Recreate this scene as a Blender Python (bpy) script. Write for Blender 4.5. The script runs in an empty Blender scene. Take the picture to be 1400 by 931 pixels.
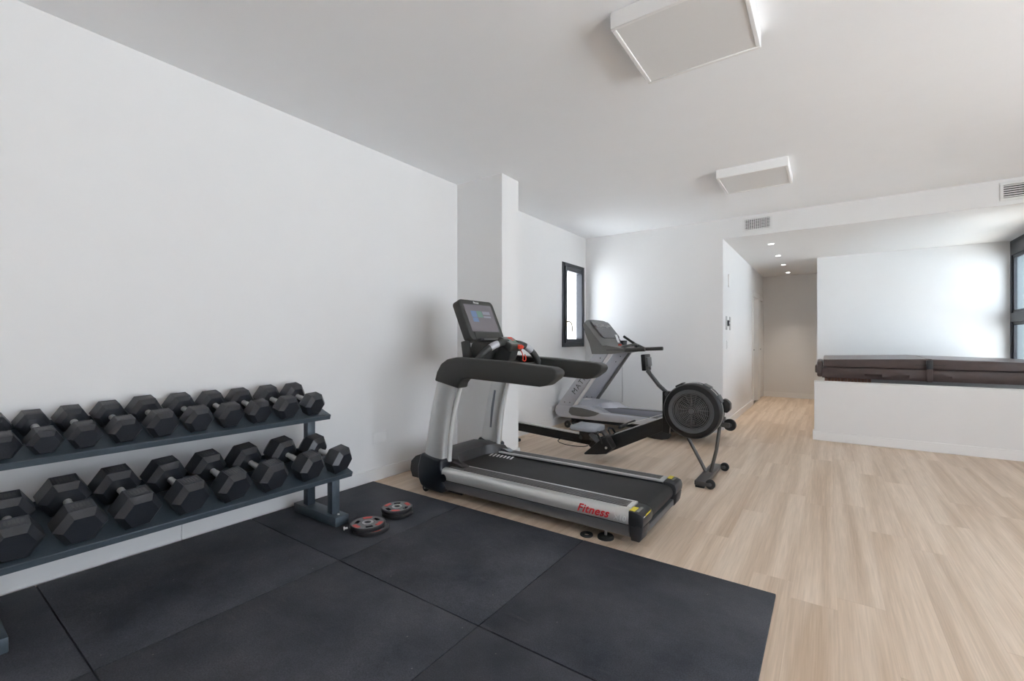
import bpy, bmesh, math, random
from mathutils import Vector, Matrix, Euler
random.seed(7)
R = math.radians
SC = bpy.context.scene
COL = SC.collection

# ------------------------------------------------------------------ camera, sky, exposure
cam_d = bpy.data.cameras.new('camera')
cam_d.sensor_fit = 'HORIZONTAL'; cam_d.sensor_width = 36.0
cam_d.lens = 36.0 * 615.0 / 1400.0
cam_d.clip_start = 0.02
cam = bpy.data.objects.new('camera', cam_d); COL.objects.link(cam)
cam.location = (0, 0, 1.21); cam.rotation_euler = (R(90), 0, R(35.1))
SC.camera = cam

W = bpy.data.worlds.new('overcast_sky'); SC.world = W
W.use_nodes = True
bg = W.node_tree.nodes['Background']
bg.inputs[0].default_value = (0.905, 0.965, 1.07, 1)
bg.inputs[1].default_value = 6.6
sun_d = bpy.data.lights.new('sun', 'SUN'); sun_d.energy = 40.0; sun_d.angle = R(1.0); sun_d.color = (.95, .985, 1.03)
sun = bpy.data.objects.new('sun', sun_d); COL.objects.link(sun)
sun.rotation_euler = (R(-38), 0, 0)            # high sun over the far end of the house, parallel to the window walls
SC.view_settings.view_transform = 'Standard'
SC.view_settings.look = 'None'
SC.view_settings.gamma = 1.0
SC.view_settings.use_curve_mapping = False
SC.view_settings.exposure = 0.10
SC.cycles.max_bounces = 14
SC.cycles.diffuse_bounces = 10
SC.cycles.transparent_max_bounces = 12
SC.cycles.caustics_reflective = False
SC.cycles.caustics_refractive = False

# ------------------------------------------------------------------ materials
MATS = {}
def nt(name):
    m = bpy.data.materials.new(name); m.use_nodes = True
    t = m.node_tree; p = t.nodes['Principled BSDF']
    MATS[name] = m
    return m, t, p
def N(t, typ, **kw):
    n = t.nodes.new(typ)
    for k, v in kw.items():
        if k.startswith('i_'):
            n.inputs[k[2:].replace('_', ' ')].default_value = v
        else: setattr(n, k, v)
    return n
def plain(name, col, rough=.5, metal=0., var=.08, scale=30., bump=0., spec=.5, coat=0.):
    """colour with a little procedural unevenness in tone and gloss"""
    m, t, p = nt(name)
    tc = N(t, 'ShaderNodeTexCoord')
    nz = N(t, 'ShaderNodeTexNoise'); nz.inputs['Scale'].default_value = scale; nz.inputs['Detail'].default_value = 4
    t.links.new(tc.outputs['Object'], nz.inputs['Vector'])
    mx = N(t, 'ShaderNodeMix', data_type='RGBA')
    mx.inputs[6].default_value = tuple(c * (1 - var) for c in col) + (1,)
    mx.inputs[7].default_value = tuple(min(1, c * (1 + var)) for c in col) + (1,)
    t.links.new(nz.outputs['Fac'], mx.inputs[0]); t.links.new(mx.outputs[2], p.inputs['Base Color'])
    p.inputs['Roughness'].default_value = rough; p.inputs['Metallic'].default_value = metal
    p.inputs['Specular IOR Level'].default_value = spec
    if coat: p.inputs['Coat Weight'].default_value = coat
    if bump:
        b = N(t, 'ShaderNodeBump'); b.inputs['Strength'].default_value = bump; b.inputs['Distance'].default_value = .002
        t.links.new(nz.outputs['Fac'], b.inputs['Height']); t.links.new(b.outputs['Normal'], p.inputs['Normal'])
    return m
def glow(name, col, strength, base=(.5, .5, .5)):
    m, t, p = nt(name)
    p.inputs['Base Color'].default_value = base + (1,)
    p.inputs['Emission Color'].default_value = col + (1,); p.inputs['Emission Strength'].default_value = strength
    p.inputs['Roughness'].default_value = .2
    return m
def glass(name, tint, gloss=.06):
    m, t, p = nt(name); t.nodes.remove(p)
    tr = N(t, 'ShaderNodeBsdfTransparent'); tr.inputs[0].default_value = tint + (1,)
    gl = N(t, 'ShaderNodeBsdfGlossy'); gl.inputs['Roughness'].default_value = .02
    ge = N(t, 'ShaderNodeNewGeometry')                    # Schlick reflectance, the same from both sides of the sheet
    dt = N(t, 'ShaderNodeVectorMath', operation='DOT_PRODUCT')
    t.links.new(ge.outputs['Normal'], dt.inputs[0]); t.links.new(ge.outputs['Incoming'], dt.inputs[1])
    ab = N(t, 'ShaderNodeMath', operation='ABSOLUTE'); t.links.new(dt.outputs['Value'], ab.inputs[0])
    su = N(t, 'ShaderNodeMath', operation='SUBTRACT'); su.inputs[0].default_value = 1.0; t.links.new(ab.outputs[0], su.inputs[1])
    pw = N(t, 'ShaderNodeMath', operation='POWER'); pw.inputs[1].default_value = 5.0; t.links.new(su.outputs[0], pw.inputs[0])
    fr = N(t, 'ShaderNodeMath', operation='MULTIPLY_ADD'); fr.inputs[1].default_value = .96; fr.inputs[2].default_value = .04; t.links.new(pw.outputs[0], fr.inputs[0])
    mx = N(t, 'ShaderNodeMixShader')
    t.links.new(fr.outputs[0], mx.inputs[0]); t.links.new(tr.outputs[0], mx.inputs[1]); t.links.new(gl.outputs[0], mx.inputs[2])
    t.links.new(mx.outputs[0], t.nodes['Material Output'].inputs[0])
    return m

plain('wall_paint', (.765, .765, .765), .75, var=.012, scale=6, bump=.04, spec=.3)
plain('ceiling_paint', (.875, .89, .91), .85, var=.012, scale=5, spec=.2)
plain('white_trim', (.80, .80, .80), .45, var=.01)
plain('door_white', (.78, .78, .775), .4, var=.01)
plain('lamp_body', (.82, .82, .82), .4, var=.01)
plain('lamp_diffuser', (.74, .74, .74), .55, var=.01)
plain('anthracite', (.022, .025, .032), .38, var=.1)
plain('vent_dark', (.02, .02, .02), .8)
plain('vent_white', (.74, .74, .74), .5, var=.01)
plain('steel_rack', (.072, .095, .116), .42, metal=.25, var=.15, scale=60)
plain('hex_rubber', (.0155, .0185, .0245), .36, var=.45, scale=150, bump=.3, spec=.8)
plain('plate_mark', (.075, .075, .078), .45, var=.3, scale=300)
plain('plate_black', (.016, .016, .018), .35, var=.2, spec=.6)
plain('plate_grey', (.16, .165, .17), .5, var=.15, scale=90)
plain('red_paint', (.62, .06, .05), .45, var=.2, scale=80)
plain('chrome', (.74, .74, .74), .35, metal=.8, var=.2, scale=200, bump=.3)
plain('steel_bright', (.55, .55, .55), .3, metal=1, var=.1)
plain('tm_silver', (.66, .66, .65), .30, metal=.6, var=.03, scale=8)
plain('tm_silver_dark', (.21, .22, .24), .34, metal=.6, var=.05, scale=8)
plain('tm_strip', (.72, .72, .71), .3, metal=.3, var=.02)
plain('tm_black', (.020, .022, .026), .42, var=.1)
plain('tm_navy', (.010, .0135, .020), .28, var=.1)
plain('tm_grey', (.032, .033, .031), .45, var=.08, scale=50, bump=.05)
plain('tm_hood', (.034, .033, .034), .42, var=.08)
plain('tm_footrail', (.11, .108, .108), .5, var=.12, scale=70)
plain('yellow_sticker', (.75, .62, .03), .5, var=.05)
plain('white_print', (.85, .85, .85), .5, var=.01)
plain('grey_print', (.62, .64, .66), .4, var=.01)
plain('red_print', (.70, .02, .03), .45, var=.03)
plain('red_plastic', (.75, .06, .03), .4, var=.05)
plain('green_button', (.10, .22, .16), .4)
plain('panel_grey', (.16, .165, .16), .4)
plain('black_print', (.02, .02, .022), .5)
plain('mx_silver', (.47, .48, .52), .42, metal=.35, var=.04, scale=10)
plain('mx_grey', (.135, .135, .13), .5, metal=.1, var=.06)
plain('mx_patch', (.12, .118, .112), .5, var=.05)
plain('mx_deck', (.11, .11, .14), .45, var=.08)
plain('mx_console', (.05, .048, .05), .25, var=.25, scale=60)
plain('rower_black', (.011, .011, .012), .42, var=.12, spec=.35)
plain('rower_grey', (.075, .078, .082), .45, var=.1)
plain('grille_grey', (.17, .17, .17), .4, metal=.2)
plain('rower_leg', (.085, .08, .078), .4, metal=.3, var=.1)
plain('rower_alu', (.66, .66, .65), .35, metal=.6, var=.05)
plain('rower_seat', (.32, .34, .37), .55, var=.1)
plain('rubber_black', (.012, .012, .012), .7)
plain('vinyl_brown', (.068, .046, .043), .33, var=.25, scale=9, bump=.5)
plain('vinyl_dark', (.03, .022, .022), .5, var=.2)
plain('tub_wood', (.20, .10, .07), .5, var=.25, scale=25)
plain('tub_shell', (.25, .25, .25), .4)
plain('concrete', (.68, .68, .67), .8, var=.08, scale=3)
plain('pane_backdrop_tone', (.15, .185, .205), .85, var=.04, scale=2)  # dark tone of the added backdrop, keeps the alcove panes from going white
plain('outside_white', (.75, .75, .75), .85, var=.03, scale=2)
plain('thermo_grey', (.42, .42, .42), .5)
plain('brass_handle', (.30, .24, .14), .35, metal=.8)
glow('downlight_glow', (1, .97, .92), 14)
glow('screen_glow', (.60, .56, .62), .10, (.10, .095, .105))
glow('tile_blue', (.25, .42, .72), .20, (.08, .1, .16))
glow('tile_green', (.30, .55, .48), .20, (.08, .12, .1))
glow('tile_pale', (.52, .55, .66), .22, (.12, .12, .14))
glass('pane_clear', (.97, .98, .98))
glass('pane_tint', (.87, .91, .925))

# belt
m, t, p = nt('belt_rubber')
tc = N(t, 'ShaderNodeTexCoord'); n1 = N(t, 'ShaderNodeTexNoise'); n1.inputs['Scale'].default_value = 260
n2 = N(t, 'ShaderNodeTexNoise'); n2.inputs['Scale'].default_value = 3.5; n2.inputs['Detail'].default_value = 6
for n in (n1, n2): t.links.new(tc.outputs['Object'], n.inputs['Vector'])
cr = N(t, 'ShaderNodeValToRGB'); cr.color_ramp.elements[0].color = (.007, .007, .0075, 1); cr.color_ramp.elements[1].color = (.022, .022, .022, 1)
cr.color_ramp.elements[0].position = .35; cr.color_ramp.elements[1].position = .8
t.links.new(n2.outputs['Fac'], cr.inputs[0]); t.links.new(cr.outputs[0], p.inputs['Base Color'])
bp = N(t, 'ShaderNodeBump'); bp.inputs['Strength'].default_value = .3; bp.inputs['Distance'].default_value = .001
t.links.new(n1.outputs['Fac'], bp.inputs['Height']); t.links.new(bp.outputs['Normal'], p.inputs['Normal'])
p.inputs['Specular IOR Level'].default_value = .35
p.inputs['Roughness'].default_value = .58

# rubber mat: dark blue-grey crumb with pale flecks, scuffs and dusty patches
m, t, p = nt('mat_rubber')
tc = N(t, 'ShaderNodeTexCoord'); oi = N(t, 'ShaderNodeObjectInfo')
ad = N(t, 'ShaderNodeVectorMath', operation='ADD'); sc = N(t, 'ShaderNodeVectorMath', operation='SCALE')
sc.inputs['Scale'].default_value = 37.0
cmb = N(t, 'ShaderNodeCombineXYZ')
for i in range(3): t.links.new(oi.outputs['Random'], cmb.inputs[i])
t.links.new(cmb.outputs[0], sc.inputs[0]); t.links.new(tc.outputs['Object'], ad.inputs[0]); t.links.new(sc.outputs[0], ad.inputs[1])
big = N(t, 'ShaderNodeTexNoise'); big.inputs['Scale'].default_value = 3.2; big.inputs['Detail'].default_value = 7; big.inputs['Roughness'].default_value = .62
fine = N(t, 'ShaderNodeTexNoise'); fine.inputs['Scale'].default_value = 190; fine.inputs['Detail'].default_value = 3
fl = N(t, 'ShaderNodeTexVoronoi'); fl.inputs['Scale'].default_value = 15; fl.inputs['Randomness'].default_value = 1
for n in (big, fine, fl): t.links.new(ad.outputs[0], n.inputs['Vector'])
cr = N(t, 'ShaderNodeValToRGB'); cr.color_ramp.elements[0].color = (.0235, .0275, .0375, 1); cr.color_ramp.elements[1].color = (.066, .069, .082, 1)
cr.color_ramp.elements[0].position = .32; cr.color_ramp.elements[1].position = .72
t.links.new(big.outputs['Fac'], cr.inputs[0])
mm = N(t, 'ShaderNodeMix', data_type='RGBA', blend_type='MULTIPLY'); mm.inputs[0].default_value = .8
cr2 = N(t, 'ShaderNodeValToRGB'); cr2.color_ramp.elements[0].color = (.55, .55, .55, 1); cr2.color_ramp.elements[1].color = (1.5, 1.5, 1.5, 1)
cr2.color_ramp.elements[0].position = .3; cr2.color_ramp.elements[1].position = .75
t.links.new(fine.outputs['Fac'], cr2.inputs[0]); t.links.new(cr.outputs[0], mm.inputs[6]); t.links.new(cr2.outputs[0], mm.inputs[7])
cr3 = N(t, 'ShaderNodeValToRGB'); cr3.color_ramp.elements[0].color = (1, 1, 1, 1); cr3.color_ramp.elements[1].color = (0, 0, 0, 1)
cr3.color_ramp.elements[0].position = .030; cr3.color_ramp.elements[1].position = .055
t.links.new(fl.outputs['Distance'], cr3.inputs[0])
fm = N(t, 'ShaderNodeMix', data_type='RGBA'); fm.inputs[7].default_value = (.22, .21, .20, 1)
ml = N(t, 'ShaderNodeMath', operation='MULTIPLY'); ml.inputs[1].default_value = .7
sx = N(t, 'ShaderNodeSeparateColor'); t.links.new(fl.outputs['Color'], sx.inputs[0])       # only some cells carry a fleck
gt = N(t, 'ShaderNodeMath', operation='GREATER_THAN'); gt.inputs[1].default_value = .55; t.links.new(sx.outputs[0], gt.inputs[0])
m0 = N(t, 'ShaderNodeMath', operation='MULTIPLY'); t.links.new(cr3.outputs[0], m0.inputs[0]); t.links.new(gt.outputs[0], m0.inputs[1])
t.links.new(m0.outputs[0], ml.inputs[0]); t.links.new(ml.outputs[0], fm.inputs[0]); t.links.new(mm.outputs[2], fm.inputs[6])
mps = N(t, 'ShaderNodeMapping'); mps.inputs['Scale'].default_value = (5, 26, 1); mps.inputs['Rotation'].default_value = (0, 0, .5); t.links.new(ad.outputs[0], mps.inputs[0])
scn = N(t, 'ShaderNodeTexNoise'); scn.inputs['Scale'].default_value = 1; scn.inputs['Detail'].default_value = 8; scn.inputs['Roughness'].default_value = .7; t.links.new(mps.outputs[0], scn.inputs['Vector'])
cr4 = N(t, 'ShaderNodeValToRGB'); cr4.color_ramp.elements[0].position = .60; cr4.color_ramp.elements[1].position = .80
cr4.color_ramp.elements[0].color = (0, 0, 0, 1); cr4.color_ramp.elements[1].color = (.5, .5, .5, 1); t.links.new(scn.outputs['Fac'], cr4.inputs[0])
sm = N(t, 'ShaderNodeMix', data_type='RGBA'); sm.inputs[7].default_value = (.115, .11, .115, 1)
t.links.new(cr4.outputs[0], sm.inputs[0]); t.links.new(fm.outputs[2], sm.inputs[6])
t.links.new(sm.outputs[2], p.inputs['Base Color'])
p.inputs['Specular IOR Level'].default_value = .35
p.inputs['Roughness'].default_value = .68
bp = N(t, 'ShaderNodeBump'); bp.inputs['Strength'].default_value = .35; bp.inputs['Distance'].default_value = .0015
t.links.new(fine.outputs['Fac'], bp.inputs['Height']); t.links.new(bp.outputs['Normal'], p.inputs['Normal'])

# oak laminate
m, t, p = nt('oak_plank')
tc = N(t, 'ShaderNodeTexCoord'); oi = N(t, 'ShaderNodeObjectInfo')
cmb = N(t, 'ShaderNodeCombineXYZ')
for i in range(3): t.links.new(oi.outputs['Random'], cmb.inputs[i])
sc = N(t, 'ShaderNodeVectorMath', operation='SCALE'); sc.inputs['Scale'].default_value = 53.0; t.links.new(cmb.outputs[0], sc.inputs[0])
ad = N(t, 'ShaderNodeVectorMath', operation='ADD'); t.links.new(tc.outputs['Object'], ad.inputs[0]); t.links.new(sc.outputs[0], ad.inputs[1])
mp = N(t, 'ShaderNodeMapping'); mp.inputs['Scale'].default_value = (12, .38, 1); t.links.new(ad.outputs[0], mp.inputs[0])
mp2 = N(t, 'ShaderNodeMapping'); mp2.inputs['Scale'].default_value = (150, 4, 1); t.links.new(ad.outputs[0], mp2.inputs[0])
b1 = N(t, 'ShaderNodeTexNoise'); b1.inputs['Scale'].default_value = 1; b1.inputs['Detail'].default_value = 3; b1.inputs['Distortion'].default_value = .35
b2 = N(t, 'ShaderNodeTexNoise'); b2.inputs['Scale'].default_value = 1; b2.inputs['Detail'].default_value = 5
t.links.new(mp.outputs[0], b1.inputs['Vector']); t.links.new(mp2.outputs[0], b2.inputs['Vector'])
cr = N(t, 'ShaderNodeValToRGB')
cr.color_ramp.elements[0].color = (.540, .405, .290, 1); cr.color_ramp.elements[0].position = .30
cr.color_ramp.elements[1].color = (.730, .600, .480, 1); cr.color_ramp.elements[1].position = .64
t.links.new(b1.outputs['Fac'], cr.inputs[0])
cr2 = N(t, 'ShaderNodeValToRGB'); cr2.color_ramp.elements[0].color = (.80, .78, .75, 1); cr2.color_ramp.elements[1].color = (1.12, 1.12, 1.12, 1)
cr2.color_ramp.elements[0].position = .3; cr2.color_ramp.elements[1].position = .7
t.links.new(b2.outputs['Fac'], cr2.inputs[0])
mm = N(t, 'ShaderNodeMix', data_type='RGBA', blend_type='MULTIPLY'); mm.inputs[0].default_value = .55
t.links.new(cr.outputs[0], mm.inputs[6]); t.links.new(cr2.outputs[0], mm.inputs[7])
hv = N(t, 'ShaderNodeHueSaturation')
mr = N(t, 'ShaderNodeMapRange'); mr.inputs['To Min'].default_value = .97; mr.inputs['To Max'].default_value = 1.03
t.links.new(oi.outputs['Random'], mr.inputs[0]); t.links.new(mr.outputs[0], hv.inputs['Value']); t.links.new(mm.outputs[2], hv.inputs['Color'])
t.links.new(hv.outputs[0], p.inputs['Base Color'])
p.inputs['Roughness'].default_value = .44
bp = N(t, 'ShaderNodeBump'); bp.inputs['Strength'].default_value = .12; bp.inputs['Distance'].default_value = .001
t.links.new(b2.outputs['Fac'], bp.inputs['Height']); t.links.new(bp.outputs['Normal'], p.inputs['Normal'])

# ------------------------------------------------------------------ mesh helpers
class B:
    def __init__(s): s.bm = bmesh.new()
    def _bev(s, faces, bev, seg, ang=None):
        if not bev: return
        es = set()
        for f in faces:
            for e in f.edges:
                if ang is None or (len(e.link_faces) == 2 and e.calc_face_angle(0) > ang): es.add(e)
        bmesh.ops.bevel(s.bm, geom=list(es), offset=bev, segments=seg, affect='EDGES', clamp_overlap=True, profile=.5)
    def poly(s, pts, faces):
        vs = [s.bm.verts.new(p) for p in pts]
        return [s.bm.faces.new([vs[i] for i in f]) for f in faces]
    def box(s, x0, x1, y0, y1, z0, z1, bev=0, seg=2, M=None):
        pts = [Vector((x, y, z)) for z in (z0, z1) for y in (y0, y1) for x in (x0, x1)]
        if M is not None: pts = [M @ q for q in pts]
        fs = s.poly(pts, [(0, 2, 3, 1), (4, 5, 7, 6), (0, 1, 5, 4), (2, 6, 7, 3), (0, 4, 6, 2), (1, 3, 7, 5)])
        s._bev(fs, bev, seg); return s
    def prism(s, prof, axis, a, b, bev=0, seg=2, M=None, ang=None):
        def P(u, v, w):
            q = {'y': (u, w, v), 'x': (w, u, v), 'z': (u, v, w)}[axis]
            return M @ Vector(q) if M is not None else Vector(q)
        n = len(prof)
        pts = [P(u, v, a) for u, v in prof] + [P(u, v, b) for u, v in prof]
        fs = s.poly(pts, [tuple(range(n))[::-1], tuple(range(n, 2 * n))] + [(i, (i + 1) % n, n + (i + 1) % n, n + i) for i in range(n)])
        bmesh.ops.recalc_face_normals(s.bm, faces=fs)
        s._bev(fs, bev, seg, ang); return s
    def loft(s, rings, cap=True, closed=False):
        V = [[s.bm.verts.new(p) for p in r] for r in rings]
        n = len(rings[0]); fs = []
        m = len(V)
        for k in range(m if closed else m - 1):
            a, b = V[k], V[(k + 1) % m]
            for i in range(n): fs.append(s.bm.faces.new((a[i], a[(i + 1) % n], b[(i + 1) % n], b[i])))
        if cap and not closed:
            fs.append(s.bm.faces.new(V[0][::-1])); fs.append(s.bm.faces.new(V[-1]))
        bmesh.ops.recalc_face_normals(s.bm, faces=fs)
        return s
    def tube(s, pts, r, n=10, closed=False, cap=True):
        pts = [Vector(p) for p in pts]; m = len(pts)
        rs = r if isinstance(r, (list, tuple)) else [r] * m
        tg = []
        for i in range(m):
            if closed: d = pts[(i + 1) % m] - pts[i - 1]
            else: d = pts[min(i + 1, m - 1)] - pts[max(i - 1, 0)]
            tg.append(d.normalized())
        up = Vector((0, 0, 1)) if abs(tg[0].z) < .9 else Vector((1, 0, 0))
        u = tg[0].cross(up).normalized(); rings = []
        for i in range(m):
            u = (u - tg[i] * u.dot(tg[i])).normalized(); v = tg[i].cross(u)
            rings.append([pts[i] + (u * math.cos(2 * math.pi * k / n) + v * math.sin(2 * math.pi * k / n)) * rs[i] for k in range(n)])
        return s.loft(rings, cap, closed)
    def lathe(s, prof, c, axis='z', n=24, closed=False):
        c = Vector(c)
        A = {'z': (Vector((1, 0, 0)), Vector((0, 1, 0)), Vector((0, 0, 1))), 'y': (Vector((1, 0, 0)), Vector((0, 0, 1)), Vector((0, 1, 0))),
             'x': (Vector((0, 1, 0)), Vector((0, 0, 1)), Vector((1, 0, 0)))}[axis]
        rings = [[c + A[2] * tt + (A[0] * math.cos(2 * math.pi * k / n) + A[1] * math.sin(2 * math.pi * k / n)) * r for k in range(n)] for r, tt in prof]
        return s.loft(rings, True, closed)
def se_ring(c, u, v, a, b, n=20, p=3.0):
    c, u, v = Vector(c), Vector(u), Vector(v); out = []
    for k in range(n):
        th = 2 * math.pi * k / n; ct, st = math.cos(th), math.sin(th)
        out.append(c + u * a * math.copysign(abs(ct) ** (2 / p), ct) + v * b * math.copysign(abs(st) ** (2 / p), st))
    return out
def rrect(w, h, r, n=5):
    out = []
    for cx, cy, a0 in ((w - r, h - r, 0), (-w + r, h - r, 90), (-w + r, -h + r, 180), (w - r, -h + r, 270)):
        for i in range(n + 1):
            a = R(a0 + 90 * i / n); out.append((cx + r * math.cos(a), cy + r * math.sin(a)))
    return out
def bez(p0, p1, p2, p3, n=10):
    p0, p1, p2, p3 = map(Vector, (p0, p1, p2, p3))
    return [((1 - t) ** 3) * p0 + 3 * t * (1 - t) ** 2 * p1 + 3 * t * t * (1 - t) * p2 + t ** 3 * p3 for t in [i / n for i in range(n + 1)]]

def wloc(o):
    v = Vector((0, 0, 0))
    while o is not None: v = v + o.location; o = o.parent
    return v
def finish(me, m, smooth=True):
    me.materials.append(MATS[m])
    if smooth:
        me.polygons.foreach_set('use_smooth', [True] * len(me.polygons)); me.set_sharp_from_angle(angle=R(38))
    me.update()
def obj(name, b, m, parent=None, label=None, kind=None, local=False):
    """one mesh object; vertices are in world space and moved to the thing's base"""
    me = bpy.data.meshes.new(name); b.bm.to_mesh(me); b.bm.free(); finish(me, m)
    o = bpy.data.objects.new(name, me); COL.objects.link(o)
    if parent is not None:
        if not local: me.transform(Matrix.Translation(-wloc(parent)))
        o.parent = parent
    elif not local:
        xs = [v.co for v in me.vertices]
        c = Vector(((min(v.x for v in xs) + max(v.x for v in xs)) / 2, (min(v.y for v in xs) + max(v.y for v in xs)) / 2, min(v.z for v in xs)))
        me.transform(Matrix.Translation(-c)); o.location = c
    if label: o['label'] = label
    if kind: o['kind'] = kind
    return o
def thing(name, loc, label, cat, group=None):
    o = bpy.data.objects.new(name, None); COL.objects.link(o); o.location = loc; o.empty_display_size = .1
    o['label'] = label; o['category'] = cat
    if group: o['group'] = group
    return o
def tag(o, label, cat, group=None):
    o['label'] = label; o['category'] = cat
    if group: o['group'] = group
    return o
def struct(name, b, m, parent=None, label=None):
    o = obj(name, b, m, parent)
    if parent is None: o['kind'] = 'structure'
    if label: o['label'] = label
    return o
def sempty(name, loc):
    o = bpy.data.objects.new(name, None); COL.objects.link(o); o.location = loc; o['kind'] = 'structure'; return o
def text(name, s, size, M, m, parent, shear=0., ext=.0006, spacing=1.0, offset=0.):
    cu = bpy.data.curves.new(name, 'FONT'); cu.body = s; cu.size = size; cu.extrude = ext; cu.shear = shear; cu.space_character = spacing
    cu.offset = offset; cu.resolution_u = 3
    tmp = bpy.data.objects.new('tmp', cu); COL.objects.link(tmp)
    dg = bpy.context.evaluated_depsgraph_get()
    me = bpy.data.meshes.new_from_object(tmp.evaluated_get(dg))
    bpy.data.objects.remove(tmp); bpy.data.curves.remove(cu)
    me.materials.clear(); finish(me, m, False); me.name = name
    me.transform(M); me.transform(Matrix.Translation(-wloc(parent)))
    o = bpy.data.objects.new(name, me); COL.objects.link(o); o.parent = parent
    return o
def copy_tree(o, parent=None):
    c = o.copy(); COL.objects.link(c); c.parent = parent
    for ch in list(o.children): copy_tree(ch, c)
    return c

# ------------------------------------------------------------------ the room
XL, XR, YF, YB = -3.2, 2.05, 6.62, -5.2      # left wall, alcove window wall, far wall, wall behind the camera
XM = 4.3                                     # window wall of the gym room, right of the camera
ZC, ZA = 2.85, 2.585                         # main ceiling, alcove and hall ceiling
YA, YH, XH0, XH1 = 9.03, 11.15, -1.165, -.15 # alcove back, hall end, hall sides

def wall_y(x0, x1, y0, y1, z0, z1, holes):
    """wall running along y with rectangular openings (ya, yb, za, zb)"""
    b = B(); ys = y0
    for ya, yb, za, zb in sorted(holes):
        if ya > ys: b.box(x0, x1, ys, ya, z0, z1)
        if za > z0: b.box(x0, x1, ya, yb, z0, za)
        if zb < z1: b.box(x0, x1, ya, yb, zb, z1)
        ys = yb
    if ys < y1: b.box(x0, x1, ys, y1, z0, z1)
    return b

floor = struct('floor', B().box(XL - .25, XM + .25, YB - .25, YH + .25, -.13, -.012), 'oak_plank')
PW, PL = .178, 1.52
struct('floor_margin', B().box(2.706, XM, -.4, YF, -.012, 0), 'oak_plank')
pm = bpy.data.meshes.new('plank'); pb = B(); pb.box(-PW / 2 + .0001, PW / 2 - .0001, -PL / 2 + .0002, PL / 2 - .0002, -.012, 0, .0003, 1)
pb.bm.to_mesh(pm); pb.bm.free(); finish(pm, 'oak_plank')
NP = [0]
def plank(xc, ya, yb, xa=None, xb=None):
    o = bpy.data.objects.new('plank', pm); COL.objects.link(o); o.parent = floor; NP[0] += 1
    w = 1.0
    if xa is not None: w = (xb - xa) / PW; xc = (xa + xb) / 2
    o.location = Vector((xc, (ya + yb) / 2, 0)) - floor.location
    o.scale = (w, (yb - ya) / PL, 1)
x = XL; k = 0
x = .035 - PW * 19
while x < 2.6:
    xa, xb = max(x, XL), x + PW
    if xb - xa > .02:
        inhall = xa > XH0 - .1 and xb < XH1 + .12
        yend = YH if inhall else (YA if XH1 < xa < XR - .1 else YF)
        off = (k * .45 + (k % 3) * .17) % 1.0 * PL
        y = -.4 - off
        if abs(x - .035) < .01: off = None; y = 2.61 - 2 * PL
        while y < yend - .01:
            ya, yb = max(y, -.4), min(y + PL, yend)
            if yb - ya > .03: plank(0, ya, yb, xa, xb)
            y += PL
    x += PW; k += 1

struct('ceiling', B().box(XL - .25, XM + .25, YB - .25, YF + .15, ZC, ZC + .2), 'ceiling_paint')
struct('ceiling_lower', B().box(XH0, XR, YF, YF + .15, ZA, ZC).box(XH0 - .15, XR + .25, YF + .15, YH + .2, ZA, ZC), 'wall_paint')

LW = (5.83, 6.55, 1.115, 2.372)              # small window in the left wall
struct('wall_left', wall_y(XL - .095, XL, YB - .25, YF + .15, -.02, ZC, [LW]), 'wall_paint')
struct('wall_far', B().box(XL, XH0, YF, YF + .15, -.02, ZC), 'wall_paint')
struct('wall_pillar', B().box(XL - .01, -2.615, 3.55, 3.835, -.005, ZC), 'wall_paint')
struct('wall_behind', B().box(XL, XM, YB - .25, YB, -.02, ZC), 'wall_paint')
D1, D2 = (9.55, 10.33, 0, 2.075), (10.56, 11.08, 0, 2.075)
struct('wall_hall_left', wall_y(XH0 - .15, XH0, YF + .15, YH + .15, -.02, ZA, [D1, D2]), 'wall_paint')
struct('wall_hall_end', B().box(XH0, XH1, YH, YH + .15, -.02, ZA), 'wall_paint')
struct('wall_alcove', B().box(XH1, XR + .05, YA + .001, YA + .2, -.02, ZA).box(XH1, XH1 + .15, YA + .2, YH + .15, -.02, ZA), 'wall_paint')
struct('wall_half', B().box(-.14, XR, YF, YF + .12, -.005, .715, .004, 1), 'wall_paint')
AW = (6.80, 9.0, .10, 2.572)                 # window of the alcove
GW = (-1.3, 3.7, .02, 2.66)                 # long glazing of the gym room, right of the camera
struct('wall_right', wall_y(XM, XM + .25, YB - .25, YF + .15, -.02, ZC, [GW]), 'wall_paint')
struct('wall_far_right', B().box(XR, XM, YF, YF + .15, -.02, ZC), 'wall_paint')
struct('wall_alcove_right', wall_y(XR, XR + .055, YF + .15, YA + .05, -.02, ZA, [AW]), 'wall_paint')

# baseboards
BH = .105
bl = struct('baseboard_left', B().box(XL, XL + .014, YB, 1.072, 0, BH, .003, 1).box(XL, XL + .014, 1.073, 3.55, 0, BH, .003, 1).box(XL, XL + .014, 3.835, YF, 0, BH, .003, 1), 'white_trim')
struct('baseboard_pillar', B().box(XL + .014, -2.601, 3.536, 3.55, 0, BH, .003, 1).box(-2.615, -2.601, 3.55, 3.849, 0, BH, .003, 1).box(XL + .014, -2.601, 3.835, 3.849, 0, BH, .003, 1), 'white_trim')
struct('baseboard_far', B().box(XL + .014, XH0 + .014, YF - .014, YF, 0, BH, .003, 1), 'white_trim')
struct('baseboard_hall', B().box(XH0, XH0 + .014, YF - .014, 9.48, 0, BH, .003, 1).box(XH0, XH1, YH - .014, YH, 0, BH, .003, 1).box(XH1 - .014, XH1, YA, YH - .014, 0, BH, .003, 1), 'white_trim')
struct('baseboard_half', B().box(-.154, XR, YF - .014, YF, 0, BH, .003, 1).box(-.154, -.14, YF, YF + .134, 0, BH, .003, 1), 'white_trim')

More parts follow.
